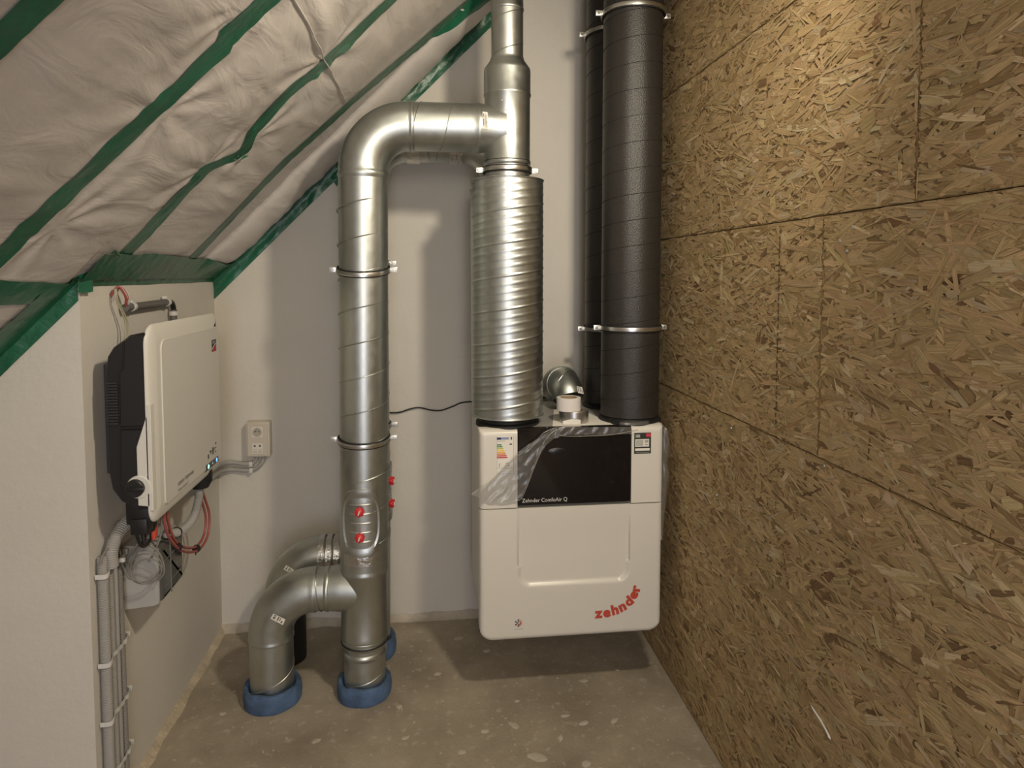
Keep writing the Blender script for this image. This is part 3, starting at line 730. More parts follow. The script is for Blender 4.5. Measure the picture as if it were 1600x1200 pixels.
# ---- blue foam collars on the floor
def collar(label, X, Y, r, h, seed, tiltv=0):
    k = 48; vs = []
    prof = [(0, .0), (r - .018, h * .85), (r - .014, h), (r - .004, h), (r, h * .93), (r + .003, h * .45), (r + .001, .0)]
    for i in range(k):
        a = 2 * PI * i / k; w = 1 + .035 * sn(math.cos(a) * 2, math.sin(a) * 2, seed)
        for j, (q, z) in enumerate([(r - .021, .0), (r - .021, h * .9), (r - .014, h), (r - .004, h), (r, h * .92), (r + .004, h * .45), (r + .001, 0)]):
            hz = z * (1 + .16 * sn(math.cos(a) * 1.7, math.sin(a) * 1.7, seed + 4)) + (tiltv * math.cos(a) * .5 * (z / h))
            qq = q if j < 2 else q * w
            vs.append((X + qq * math.cos(a), Y + qq * math.sin(a), max(.001, hz)))
    m = 7; mb = MB(); mb.add(vs, [(i * m + j, i * m + (j + 1) % m, ((i + 1) % k) * m + (j + 1) % m, ((i + 1) % k) * m + j) for i in range(k) for j in range(m)])
    o = obj('foam_collar', mb, M_blue, origin=(X, Y, 0), smooth=50); return tag(o, label, 'collar')
collar('faded blue foam collar at the foot of the front riser', ax1(0)[0] - .002, FY, .104, .066, 2)
collar('darker blue foam collar at the foot of the front lower bend, leftmost', -.630, FY, .108, .070, 6)
collar('blue foam collar at the foot of the rear riser, half hidden', -.272, RY, .108, .075, 9)

# ------------------------------------------------------------------ ventilation unit
UX0, UX1, UZ0, UZ1, UY0, UY1 = .181, .911, .250, 1.087, 2.55, 3.12
PXa, PXb, ZS, ZP = .330, .779, .776, .788
U = thing('ventilation_unit', 'white wall-hung ventilation unit with black glass front panel', 'ventilation unit', ((UX0 + UX1) / 2, UY1, UZ0))
mb = MB(); mb.plate(rrect(UX0 + .006, UX1 - .006, UZ0 + .01, UZ1 - .004, (.05, .05, .012, .012)), [(.004, UY0 + .05), (0, UY0 + .054), (0, UY1 - .004), (.004, UY1)], lambda u, v, w: (u, w, v))
obj('casing', mb, M_white, U)
def relief(name, x0, x1, z0, z1, rb, depth, ybase, nx, nz, back, m, edges=(1, 1, 1, 1), er=.022, parent=U):
    """front cover as height field: y = ybase + rounding at chosen edges + depth(x,z); skirt back to `back`"""
    vs = []; el, er_, eb, et = edges
    for i in range(nx + 1):
        for j in range(nz + 1):
            u = i / nx; x = x0 + (x1 - x0) * u; zb = z0
            if rb:
                if el and x < x0 + rb: zb = z0 + rb - math.sqrt(max(0, rb ** 2 - (x0 + rb - x) ** 2))
                if er_ and x > x1 - rb: zb = z0 + rb - math.sqrt(max(0, rb ** 2 - (x - x1 + rb) ** 2))
            v = j / nz; z = zb + (z1 - zb) * v
            d = 9
            if el: d = min(d, x - x0)
            if er_: d = min(d, x1 - x)
            if eb: d = min(d, z - zb)
            if et: d = min(d, z1 - z)
            y = ybase + depth(x, z)
            if d < er: y += er - math.sqrt(max(0, er ** 2 - (er - max(d, 0)) ** 2))
            vs.append((x, y, z))
    W_ = nz + 1
    fs = [(i * W_ + j, (i + 1) * W_ + j, (i + 1) * W_ + j + 1, i * W_ + j + 1) for i in range(nx) for j in range(nz)]
    bd = [i * W_ for i in range(nx + 1)] + [nx * W_ + j for j in range(1, nz + 1)] + [i * W_ + nz for i in range(nx - 1, -1, -1)] + [j for j in range(nz - 1, 0, -1)]
    o = len(vs); vs += [(vs[b][0], back, vs[b][2]) for b in bd]; nb = len(bd)
    fs += [(bd[k], bd[(k + 1) % nb], o + (k + 1) % nb, o + k) for k in range(nb)]
    mb = MB(); mb.add(vs, fs); return obj(name, mb, m, parent, smooth=50)
def ss(t): t = max(0, min(1, t)); return t * t * (3 - 2 * t)
def rec(x, z):
    # sunken field, open at the top, rounded lower corners
    r = .05; cx_ = max(PXa + r, min(PXb - r, x)); zb = .463
    if z >= zb + r: d = min(x - PXa, PXb - x)
    else:
        dx = abs(x - cx_); dz = (zb + r) - z
        d = r - math.hypot(dx, dz) if (x < PXa + r or x > PXb - r) else r - dz
    w = .004 if z > zb + r + .03 else .016
    k = ss(d / w)
    return .013 * k * (1 - .75 * ss((z - .60) / .2))
relief('lower_cover', UX0, UX1, UZ0, ZS, .055, rec, UY0, 150, 110, UY0 + .06, M_white, (1, 1, 1, 0))
relief('upper_side_panel', UX0, PXa - .001, ZS + .004, UZ1, 0, lambda x, z: 0, UY0, 30, 40, UY0 + .055, M_white, (1, 0, 0, 1), .022)
relief('upper_side_panel', PXb + .001, UX1, ZS + .004, UZ1, 0, lambda x, z: 0, UY0, 30, 40, UY0 + .055, M_white, (0, 1, 0, 1), .022)
mb = MB(); mb.box(((PXa + PXb) / 2, UY0 + .012, (ZP + UZ1 + .002) / 2), (PXb - PXa - .003, .024, UZ1 + .002 - ZP), bev=.0015); gp = obj('black_glass_panel', mb, M_glass, U, 0); gp['label'] = 'glossy black glass panel'
mb = MB(); mb.plate([(.484 + .036 * math.cos(a), .996 + .013 * math.sin(a)) for a in np.linspace(0, 2 * PI, 33)[:-1]], [(0, UY0 - .0001), (.001, UY0 - .0007)], lambda u, v, w: (u, w, v)); obj('sensor_window', mb, flat('dark_grey_gloss', (.012, .012, .011), .3), gp)
textobj('lettering', 'Zehnder ComfoAir Q', .0215, lambda u, v: (.347 + u * .92, UY0 - .0009, .7995 + v), M_clip, gp)
# curved red lettering
mbt = MB()
for ch, px, pz, rot in [('z', .653, .338, 0.02), ('e', .6865, .3395, .10), ('h', .7195, .3475, .22), ('n', .7495, .360, .42), ('d', .777, .3800, .70), ('e', .7955, .407, 1.10), ('r', .8055, .434, 1.40)]:
    c_, s_ = math.cos(rot), math.sin(rot)
    cu = bpy.data.curves.new('g', 'FONT'); cu.body = ch; cu.size = .054; cu.offset = .0030; cu.resolution_u = 4
    tt = bpy.data.objects.new('g', cu); COL.objects.link(tt); bpy.context.view_layer.update()
    me = bpy.data.meshes.new_from_object(tt.evaluated_get(bpy.context.evaluated_depsgraph_get()))
    mx = (min(v.co.x for v in me.vertices) + max(v.co.x for v in me.vertices)) / 2
    mbt.add([(px + (v.co.x - mx) * 1.08 * c_ - (v.co.y - .0135) * s_, UY0 - .0012, pz + (v.co.x - mx) * 1.08 * s_ + (v.co.y - .0135) * c_) for v in me.vertices], [tuple(p.vertices) for p in me.polygons])
    bpy.data.objects.remove(tt); bpy.data.meshes.remove(me)
o = obj('red_lettering', mbt, M_redtxt, U, 0); o['label'] = 'red curved lettering'
# snowflake and sun roundel
mb = MB(); cx_, cz_ = .333, .322
for k in range(6):
    a = PI / 6 + k * PI / 3
    if math.cos(a) > .6: continue
    p, q = (cx_ + .002 * math.cos(a), cz_ + .002 * math.sin(a)), (cx_ + .0135 * math.cos(a), cz_ + .0135 * math.sin(a))
    mb.sweep([(p[0], UY0 - .0006, p[1]), (q[0], UY0 - .0006, q[1])], .0013, 5)
    for s in (.6, .9):
        for d in (-1, 1):
            b = (cx_ + .0135 * s * math.cos(a), cz_ + .0135 * s * math.sin(a)); mb.sweep([(b[0], UY0 - .0006, b[1]), (b[0] + .004 * math.cos(a + d * .8), UY0 - .0006, b[1] + .004 * math.sin(a + d * .8))], .001, 5)
mb.cur = 1
mb.sweep([(cx_ + .002 + .007 * math.cos(a), UY0 - .0006, cz_ + .007 * math.sin(a)) for a in np.linspace(-1.9, 1.3, 14)], .0024, 5)
for a in np.linspace(-2.1, 1.5, 11): mb.box((cx_ + .0145 * math.cos(a), UY0 - .0006, cz_ + .0145 * math.sin(a)), (.0022, .001, .0022))
mb.cur = 2; mb.box((cx_ + .001, UY0 - .0003, cz_ - .0245), (.034, .0006, .0018))
obj('roundel', mb, [flat('navy_print', (.03, .04, .09)), M_redtxt, flat('grey_print2', (.35, .33, .30))], U, 0)
# energy label
mb = MB(); ex0, ex1, ez0, ez1 = .2465, .3165, .915, 1.062; y = UY0 - .0008
mb.box(((ex0 + ex1) / 2, y + .0005, (ez0 + ez1) / 2), (ex1 - ex0, .001, ez1 - ez0))
el = obj('energy_label', mb, M_paper, U, 0); el['label'] = 'white energy label with coloured bars'
mb = MB()
def bar(ci, a, b, c, d, arrow=0):
    mb.cur = ci; X = lambda u: ex0 + (ex1 - ex0) * u; Z = lambda v: ez1 - (ez1 - ez0) * v
    P = [(X(a), y - .0005, Z(c)), (X(b), y - .0005, Z(c))] + ([(X(b + arrow), y - .0005, Z((c + d) / 2))] if arrow else []) + [(X(b), y - .0005, Z(d)), (X(a), y - .0005, Z(d))]
    mb.slab(P, (0, .0004, 0))
for i, cc in enumerate([1, 2, 3, 4, 5, 6, 7, 8]): bar(cc, .05, .28 + .045 * i, .215 + i * .048, .247 + i * .048, .05)
bar(0, .04, .28, .035, .095); bar(9, .29, .70, .035, .095); bar(10, .80, .88, .03, .10); bar(10, .74, .88, .205, .235, 0); bar(10, .05, .97, .992, .998); bar(10, .04, .05, .0, 1); bar(10, .955, .965, .0, 1)
bar(10, .16, .19, .72, .81); bar(10, .28, .285, .70, .83); bar(10, .50, .56, .77, .79); bar(10, .64, .70, .77, .79); bar(10, .52, .75, .715, .725); bar(10, .05, .95, .845, .85); bar(10, .08, .5, .125, .132); bar(10, .1, .9, .95, .953)
obj('label_print', mb, [flat('eu_blue', (.01, .02, .12)), flat('g1', (.02, .22, .08)), flat('g2', (.09, .25, .06)), flat('g3', (.45, .48, .08)), flat('g4', (.80, .60, .06)), flat('g5', (.80, .42, .04)), flat('g6', (.70, .22, .04)), flat('g7', (.62, .08, .04)), flat('g8', (.52, .04, .04)), flat('pale_blue', (.25, .28, .45)), flat('ink', (.06, .06, .05))], el, 0)
# dark sticker at the right (code left blank)
mb = MB(); mb.box((.8245, y + .0005, 1.0175), (.068, .001, .083)); dk = obj('dark_sticker', mb, flat('sticker_black', (.02, .025, .018)), U, 0); dk['label'] = 'small black sticker with white fields'
mb = MB()
for ci, (a, b, c, d) in [(0, (.06, .88, .30, .66)), (0, (.06, .92, .74, .86)), (1, (.70, .98, .03, .2)), (2, (.08, .34, .08, .22)), (2, (.1, .9, .93, .95)), (2, (.62, .84, .34, .48)), (2, (.62, .84, .54, .60)), (3, (.10, .54, .33, .63))]:
    mb.cur = ci; X0, Z0 = .7905, 1.059; mb.box((X0 + .068 * (a + b) / 2, y - .0004, Z0 - .083 * (c + d) / 2), (.068 * (b - a), .0006 + .0002 * ci, .083 * (d - c)))
obj('sticker_print', mb, [M_paper, flat('pr_red', (.5, .04, .06)), flat('pr_grey', (.35, .36, .3)), flat('pr_lgrey', (.42, .41, .37))], dk, 0)
mb = MB(); mb.slab([(UX0 + .035, UY0 + .045, UZ1 - .006), (UX1 - .035, UY0 + .045, UZ1 - .006), (UX1 - .035, UY1 - .01, UZ1 - .006), (UX0 + .035, UY1 - .01, UZ1 - .006)], (0, 0, .0030)); o = obj('top_plate', mb, flat('grey_top', (.30, .29, .27), .5), U, 0); o['label'] = 'grey top plate'
# spigots on top
for X, Y in ((SX, FY), (.320, RY), (.812, FY), (.812, 2.985)):
    mb = MB(); mb.lathe((X, Y, 1.080), [(0, .128), (.012, .127), (.018, .112), (.040, .105 if X < .5 else .103)], 48); obj('spigot_collar', mb, M_rub, U)
mb = MB(); mb.box((.55, 3.19, .95), (.60, .138, .05)); obj('wall_bracket', mb, M_zinc, U)
mb = MB(); mb.plate([(.895 + .0, 1.0)] if False else [(.80 + .062 * math.cos(a), 2.578 + .018 * math.sin(a)) for a in np.linspace(0, 2 * PI, 25)[:-1]], [(0, 1.087), (.002, 1.096), (.006, 1.099)], lambda u, v, w: (u, v, w)); o = obj('crumpled_film', mb, M_film, U)
# clear protective film hanging loose
P = [(.150, .846), (.208, .880), (.257, .925), (.307, .982), (.352, 1.018), (.392, 1.042), (.435, 1.070), (.475, 1.094), (.60, 1.090), (.775, 1.086), (.775, 1.058), (.64, 1.058), (.520, 1.062), (.470, 1.050), (.436, 1.022), (.412, .980), (.393, .935), (.372, .885), (.352, .838), (.330, .812), (.290, .806), (.245, .808), (.205, .818)]
bm = bmesh.new(); vv = [bm.verts.new((a, 0, b)) for a, b in P]; bm.faces.new(vv); bmesh.ops.triangulate(bm, faces=bm.faces[:])
bmesh.ops.subdivide_edges(bm, edges=bm.edges[:], cuts=5, use_grid_fill=True)
bmesh.ops.subdivide_edges(bm, edges=bm.edges[:], cuts=2, use_grid_fill=True)
mb = MB(); bm.verts.index_update()
vs = []
for v in bm.verts:
    x, z = v.co.x, v.co.z; a = (x + z) * .7; b = (z - x) * .7
    vs.append((x, UY0 - .010 - .007 * abs(sn(a * 6, b * 26, 1)) - .004 * sn(a * 30, b * 60, 3) - .010 * ss((.25 - x) / .1), z))
mb.add(vs, [[v.index for v in f.verts] for f in bm.faces]); bm.free()
o = obj('protective_film', mb, M_film, U, 180); o['label'] = 'clear protective film hanging loose'
for pp in ([(.478, 1.088), (.44, 1.055), (.415, 1.01), (.395, .955), (.372, .89), (.345, .828), (.325, .812)], [(.47, 1.092), (.43, 1.075), (.40, 1.045), (.37, 1.02), (.33, .99), (.307, .978)], [(.80, 1.075), (.70, 1.060), (.60, 1.057), (.52, 1.059), (.48, 1.066)],
           [(.43, 1.04), (.41, .985), (.385, .93), (.36, .87), (.335, .825)], [(.15, .846), (.19, .873), (.21, .882), (.25, .917), (.29, .963)]):
    mb = MB(); mb.sweep(smoothpath([(a, UY0 - .018 - .002 * sn(a * 40, b * 40), b) for a, b in pp], 8), .0016, 6); obj('film_fold', mb, M_film, o)
mb = MB(); pts = [(.905, 1.092), (.928, 1.06), (.940, 1.0), (.932, .93), (.936, .86), (.925, .79), (.917, .70), (.912, .62)]
vs = []
for a, b in smoothpath([(a, 0, b) for a, b in pts], 6) and [(p.x, p.z) for p in smoothpath([(a, 0, b) for a, b in pts], 6)]: vs += [(UX1 - .002, UY0 + .03, b), (a, UY0 + .004 + .006 * sn(b * 20, 1), b), (a - .006, UY0 + .09, b)]
k = len(vs) // 3; mb.add(vs, [(i * 3 + j, i * 3 + j + 1, i * 3 + 4 + j, i * 3 + 3 + j) for i in range(k - 1) for j in range(2)])
obj('film_edge', mb, M_film, U, 180)

# ------------------------------------------------------------------ things lying on the unit
ZT = UZ1 - .003
mb = MB(); mb.slab([(.47, 2.578, ZT), (.715, 2.585, ZT), (.655, 2.90, ZT), (.535, 2.90, ZT)], (0, 0, .003)); o = obj('paper_leaflet', mb, M_paper, origin=(.59, 2.70, ZT), smooth=0); tag(o, 'folded white paper sheet under the tape rolls on the unit', 'paper')
zf = ZT + .0035
t = thing('foil_tape_roll', 'silver foil tape roll lying on the paper sheet', 'tape roll', (.572, 2.66, zf))
mb = MB(); mb.lathe((.572, 2.66, zf), [(0, .038), (0, .058), (.002, .0595), (.046, .0595), (.048, .058), (.048, .038), (0, .038)], 48, caps=False); obj('foil', mb, M_silver, t)
mb = MB(); mb.lathe((.572, 2.66, zf - .0), [(0, .0375), (.048, .0375)], 32, caps=False); obj('cardboard_core', mb, M_card, t)
mb = MB(); mb.slab([(.515, 2.592, zf + .002), (.585, 2.592, zf + .001), (.585, 2.591, zf + .02), (.55, 2.592, zf + .024), (.515, 2.594, zf + .016)], (0, .001, 0)); obj('liner_tail', mb, M_paper, t, 0)
zw = zf + .0485
t = thing('white_tape_roll', 'smaller white tape roll stacked on the foil tape roll', 'tape roll', (.549, 2.65, zw))
mb = MB(); mb.lathe((.549, 2.65, zw), [(0, .034), (0, .047), (.001, .048), (.051, .0485), (.052, .047), (.052, .034), (0, .034)], 48, caps=False); obj('tape', mb, M_tape_w, t)
mb = MB(); mb.lathe((.549, 2.65, zw), [(0, .0335), (.051, .0335)], 32, caps=False); obj('cardboard_core', mb, M_card, t)
# small steel bend behind the rolls
t = thing('duct_elbow', 'small steel bend lying on the unit behind the tape rolls', 'duct', (.59, 2.95, 1.17))
c0 = Vector((.585, 2.98, 1.165))
pts = [Vector((.575, 3.03, 1.085 + .065)), Vector((.575, 3.00, 1.15)), ] 
pts = arc((.588, 2.90, 1.165), .075, PI * .62, PI * .05, 12, (0, -1, 0), (0, 0, 1)) 
pts = [Vector((.568, 3.045, 1.164)), Vector((.568, 3.02, 1.164))] + [Vector((.568 + .012 * i, 3.01 - .0135 * i, 1.166 + .028 * math.sin(PI * i / 14) - .0026 * i)) for i in range(1, 11)] + [Vector((.70, 2.86, 1.128))][:0]
EB = smoothpath([(.576, 3.06, 1.160), (.577, 3.02, 1.182), (.583, 2.975, 1.196), (.590, 2.935, 1.186), (.596, 2.905, 1.164), (.600, 2.89, 1.140)], 4)
mb = MB(); mb.sweep(EB, [.074 - .0002 * i for i in range(len(EB))], 40, caps=False); obj('bend_shell', mb, M_galv, t)
mb = MB(); mb.sweep(EB[:-3], .066, 32); obj('inner_lining', mb, M_rub, t)
for k, dz in ((9, 0), (12, .15)): ring(t, EB[k], .0728, .0028, (EB[k + 1] - EB[k - 1]) + Vector((dz * .1, 0, 0)))
sticker(t, [(.622, 2.838, 1.200), (.650, 2.852, 1.192), (.655, 2.843, 1.164), (.627, 2.828, 1.172)], 'white printed sticker')

# ------------------------------------------------------------------ inverter on the low wall
Y0, Y1, Z0, Z1, XF = 2.068, 2.718, .945, 1.528, -.806
I = thing('solar_inverter', 'white and black solar inverter on the low left wall', 'inverter', (XL, (Y0 + Y1) / 2, Z0))
fnx = lambda u, v, w: (w, u, v)
hp = [(-.822, .985), (-.822, 1.510), (-.868, 1.503), (-.884, 1.490), (-.914, 1.468), (-.931, 1.440), (-.937, 1.38), (-.937, 1.10), (-.930, 1.05), (-.905, 1.012), (-.862, .985)]
mb = MB(); mb.plate(hp, [(.006, Y1 - .02), (0, Y1 - .03), (0, Y0 + .020), (.004, Y0 + .012)], lambda u, v, w: (u, w, v)); obj('black_housing', mb, M_black, I)
hp2 = [(-.822, 1.236), (-.822, 1.508), (-.866, 1.500), (-.880, 1.488), (-.884, 1.41), (-.896, 1.395), (-.898, 1.236)]
mb = MB(); mb.plate(hp2, [(.0, Y0 + .04), (0, Y0 + .010), (.003, Y0 + .005)], lambda u, v, w: (u, w, v))
mb.plate([(-.822, .992), (-.822, 1.228), (-.898, 1.228), (-.902, 1.05), (-.885, 1.015), (-.862, .992)], [(.0, Y0 + .04), (0, Y0 + .010), (.003, Y0 + .005)], lambda u, v, w: (u, w, v)); obj('housing_side_plate', mb, M_black, I)
mb = MB(); mb.box((XL + .028, (Y0 + Y1) / 2 + .03, 1.24), (.052, .50, .34), bev=.006); hs = obj('heat_sink', mb, M_sink, I)
mb = MB()
for k in range(15): mb.box((-.917, Y0 + .014, 1.365 - k * .0085), (.030, .016, .0045))
o = obj('cooling_fins', mb, mat('fin_black', (.028, .028, .03), .5), hs, 0)
mb = MB(); mb.plate(rrect(Y0, Y1, Z0 - .006, Z1 + .004, (.05, .03, .035, .06), 8), [(.004, XF - .021), (0, XF - .019), (0, XF - .016), (.003, XF - .012), (.010, XF - .009), (.022, XF - .006), (.046, XF - .001), (.05, XF - .001)], fnx); cv = obj('front_cover', mb, M_invw, I); cv['label'] = 'white front cover'
mb = MB(); mb.plate(rrect(Y0 + .075, Y1 - .020, Z0 + .03, Z1 - .045, (.02, .02, .02, .03), 6), [(0, XF - .012), (.0, XF - .0005), (.002, XF + .002)], fnx); obj('face_panel', mb, M_invf, cv)
side = [(-.822, 1.300), (-.822, 1.272), (-.853, 1.176), (-.853, 1.003), (-.824, .999), (-.820, .985), (-.811, .985), (-.811, 1.300)]
mb = MB(); mb.plate(side, [(0, Y0 + .20), (0, Y0 + .0015), (.0015, Y0)], lambda u, v, w: (u, w, v)); mb.lathe((-.850, Y0 + .03, 1.058), [(0, .034), (.030, .034), (.032, .032)], 32, (0, -1, 0)); obj('side_skirt', mb, M_invw, I)
mb = MB(); mb.lathe((-.858, Y0, 1.057), [(0, .026), (.012, .026), (.015, .023)], 28, (0, -1, 0)); mb.box((-.852, Y0 - .016, 1.057), (.048, .008, .010), bev=.002); o = obj('rotary_switch', mb, M_black, I); o['label'] = 'black rotary switch'
# bottom connector block
mb = MB(); mb.box((-.872, 2.17, .965), (.075, .12, .075), bev=.01); mb.box((-.87, 2.13, .925), (.05, .05, .05), bev=.006); mb.lathe((-.865, 2.17, .955), [(0, .022), (-.05, .022), (-.065, .016)], 16); obj('connector_block', mb, M_black, I)
mb = MB(); mb.lathe((-.852, 2.60, .955), [(0, .042), (-.04, .042), (-.065, .030)], 24); o = obj('cable_gland', mb, M_black, I)
fx = XF + .0026
# logo, display, print
mb = MB(); a0, a1, b0, b1 = 2.615, 2.665, 1.392, 1.436
mb.slab([(fx - .0004, a0, b0), (fx - .0004, a1, b0), (fx - .0004, a1, b1), (fx - .0004, a0, b1)], (.0006, 0, 0)); mb.cur = 1
mb.slab([(fx, a0 + .002, b0 + .001)] + [(fx, a0 + .002 + .044 * u, b0 + .004 + .022 * u ** .5) for u in (.1, .3, .6, 1)] + [(fx, a1 - .003, b0 + .001)], (.0006, 0, 0)); mb.cur = 2
mb.sweep([(fx + .0006, a0 + .002 + .046 * u, b0 + .006 + .024 * u ** .5) for u in (.02, .1, .3, .6, 1)], .0010, 5)
lg = obj('logo_badge', mb, [flat('logo_navy', (.02, .025, .05)), flat('logo_red', (.45, .04, .04)), M_clip], I, 0)
textobj('logo_lettering', 'SMA', .017, lambda u, v: (fx + .0006, a0 + .006 + u, b0 + .029 + v), M_clip, lg)
mb = MB(); mb.plate(rrect(2.515, 2.655, .972, .993, .003, 2), [(0, fx - .001), (0, fx + .0006)], fnx); ds = obj('display_strip', mb, M_glass, I)
for yy, mm, rr in ((2.542, M_ledg, .0075), (2.588, M_ledw, .004), (2.636, M_ledb, .0075)):
    mb = MB(); mb.lathe((fx + .0006, yy, .9825), [(0, rr), (.0006, rr)], 16, (1, 0, 0)); obj('status_light', mb, mm, ds)
mb = MB()
for (yy, zz, w, h) in [(2.545, 1.018, .012, .016), (2.560, 1.034, .006, .004), (2.572, 1.028, .010, .012), (2.584, 1.030, .008, .004), (2.598, 1.026, .012, .026), (2.614, 1.030, .006, .010), (2.630, 1.030, .010, .004), (2.628, 1.016, .010, .006), (2.632, 1.046, .010, .008)]:
    mb.box((fx, yy, zz), (.0006, w, h))
obj('printed_symbols', mb, flat('ink2', (.08, .075, .07)), I, 0)
textobj('type_lettering', 'SUNNY TRIPOWER', .017, lambda u, v: (fx + .0002, 2.245 + u, 1.004 + v), flat('ink3', (.13, .12, .11)), I)
textobj('type_lettering', 'SMART ENERGY', .013, lambda u, v: (fx + .0002, 2.245 + u, .984 + v), flat('ink4', (.25, .24, .22)), I)

# ---- conduit with wires above the inverter
t = thing('wire_conduit', 'short dark grey conduit clipped to the low wall above the inverter', 'conduit', (XL, 2.45, 1.577))
XC = XL + .022
mb = MB(); mb.sweep([(XC, 2.29, 1.573), (XC, 2.655, 1.577)], .0125, 16); obj('level_pipe', mb, M_dcond, t)
mb = MB(); mb.sweep(smoothpath([(XC, 2.655, 1.577), (XC, 2.685, 1.572), (XC, 2.70, 1.55), (XC, 2.70, 1.53)], 5), .010, 12); obj('corner_bend', mb, M_black, t)
mb = MB(); mb.sweep([(XC, 2.70, 1.545), (XC, 2.70, 1.42)], .0125, 16); obj('drop_pipe', mb, M_dcond, t)
for (yy, zz, hz) in ((2.34, 1.5745, 1), (2.635, 1.577, 1), (2.70, 1.532, 0)):
    mb = MB(); ax_ = (0, 1, 0) if hz else (0, 0, 1); mb.lathe((XC, yy - (.008 if hz else 0), zz - (0 if hz else .008)), [(0, .0128), (0, .0155), (.016, .0155), (.016, .0128)], 20, ax_, caps=False)
    mb.box((XC - .006, yy + (0 if hz else .018), zz + (.017 if hz else 0)), (.018, .012, .010), bev=.001); obj('clip', mb, M_clip, t)
for i, (mm, dy, sag, label) in enumerate([(M_rcab, 0, 0, 'red'), (M_rcab, .012, .010, 'red'), (M_wcab, .02, -.008, 'pale'), (M_wcab, .006, -.014, 'pale')]):
    mb = MB(); mb.sweep(smoothpath([(XC + .002, 2.30 + .01 * i, 1.573), (XC + .006, 2.285, 1.585 + .004 * i), (XC + .012, 2.268 + dy, 1.610), (XC + .004, 2.245 + dy, 1.640), (XC - .006, 2.238 + dy, 1.632), (XL + .004, 2.240 + dy, 1.612 + sag)], 6), .0038, 8)
    w = obj('red_cable' if mm is M_rcab else 'pale_cable', mb, mm, t)
t = thing('thin_wire', 'two thin yellowish wires hanging down behind the inverter', 'wire', (XL, 2.25, 1.5))
for i in (0, 1):
    mb = MB(); mb.sweep(smoothpath([(XC, 2.225 + .008 * i, 1.635), (XC + .004, 2.222 + .01 * i, 1.60), (XC + .010, 2.245 + .012 * i, 1.56), (XC + .012, 2.262 + .016 * i, 1.52), (XC + .010, 2.255 + .020 * i, 1.47), (XC, 2.25 + .02 * i, 1.44)], 8), .0024, 6)
    obj('wire', mb, mat('yellow_grey_wire', (.36, .33, .22), .5), t)

# ---- corrugated hose helper
def hose(pts, r, pitch=.0052, n=14, amp=.0011, seg=14):
    P = smoothpath(pts, n) if len(pts) > 2 else [Vector(pts[0]), Vector(pts[1])]
    L_ = [0]
    for a, b in zip(P[:-1], P[1:]): L_.append(L_[-1] + (b - a).length)
    tot = L_[-1]; m = int(tot / pitch) * 2; out = []; k = 0; rad = []
    for i in range(m + 1):
        s = tot * i / m
        while k < len(P) - 2 and L_[k + 1] < s: k += 1
        t = (s - L_[k]) / max(1e-9, L_[k + 1] - L_[k]); out.append(P[k].lerp(P[k + 1], t)); rad.append(r + (amp if i % 2 else -amp))
    mb = MB(); mb.sweep(out, rad, seg); return mb
# ---- four conduits down the low wall
G4 = 'vertical conduits at the near end of the low wall'
cs = [(2.096, .0140, 1, .845, 'leftmost and widest corrugated grey conduit of the vertical bundle'), (2.140, .0112, 1, .84, 'second corrugated grey conduit of the vertical bundle'),
      (2.174, .0105, 0, .83, 'third, smooth light grey conduit of the vertical bundle'), (2.206, .0108, 1, .90, 'rightmost darker corrugated conduit of the vertical bundle')]
for i, (yy, r, cor, zt, lb) in enumerate(cs):
    x = XL + r + .003; top = [(x, yy, zt)]
    if i == 0: pts = [(x, yy, .003), (x, yy, .4), (x, yy, zt)]
    elif i == 1: pts = [(x, yy, .003), (x, yy, .5), (x, yy, .835)]
    elif i == 2: pts = [(x, yy, .003), (x, yy, .5), (x, yy, zt)]
    else: pts = [(x, yy, .003), (x, yy, .5), (x, yy, .86), (x + .01, yy + .015, .905)]
    mb = hose(pts, r) if cor else MB().sweep(pts, r, 16)
    m_ = M_cond if i != 2 else M_conds
    if i == 3: m_ = mat('dim_conduit', (.22, .205, .19), .55)
    o = obj('conduit', mb, m_, origin=(x, yy, 0), smooth=60); tag(o, lb, 'conduit')
o = obj('cable_hose', hose([(-.958, 2.125, .80), (-.955, 2.122, .85), (-.945, 2.150, .895), (-.925, 2.20, .925), (-.90, 2.25, .93)], .0185, .0058), M_cond, origin=(-.95, 2.15, .85), smooth=60); tag(o, 'wide grey corrugated hose arching from the conduit bundle up to the inverter', 'hose')
# straps
for (zz, name) in ((.795, 'upper'), (.525, 'second'), (.345, 'third'), (.165, 'lowest')):
    pts = [(XL + .004, 2.076, zz - .004), (XL + .030, 2.082, zz - .006), (XL + .034, 2.098, zz), (XL + .026, 2.120, zz + .003), (XL + .029, 2.140, zz + .003), (XL + .028, 2.160, zz + .003), (XL + .029, 2.175, zz + .003), (XL + .026, 2.192, zz + .003), (XL + .029, 2.208, zz + .003), (XL + .022, 2.232, zz + .004), (XL + .004, 2.240, zz + .004)]
    P = smoothpath(pts, 5); vs = []
    for p in P: vs += [p + Vector((0, 0, -.007)), p + Vector((.0016, 0, -.007)), p + Vector((.0016, 0, .007)), p + Vector((0, 0, .007))]
    mb = MB(); k = len(P); mb.add(vs, [(i * 4 + j, i * 4 + (j + 1) % 4, (i + 1) * 4 + (j + 1) % 4, (i + 1) * 4 + j) for i in range(k - 1) for j in range(4)]); mb.box((XL + .014, 2.244, zz + .004), (.022, .010, .016), bev=.001)
    o = obj('cable_strap', mb, M_clip, origin=(XL, 2.15, zz)); tag(o, name + ' pale strap holding the vertical conduit bundle', 'cable strap')
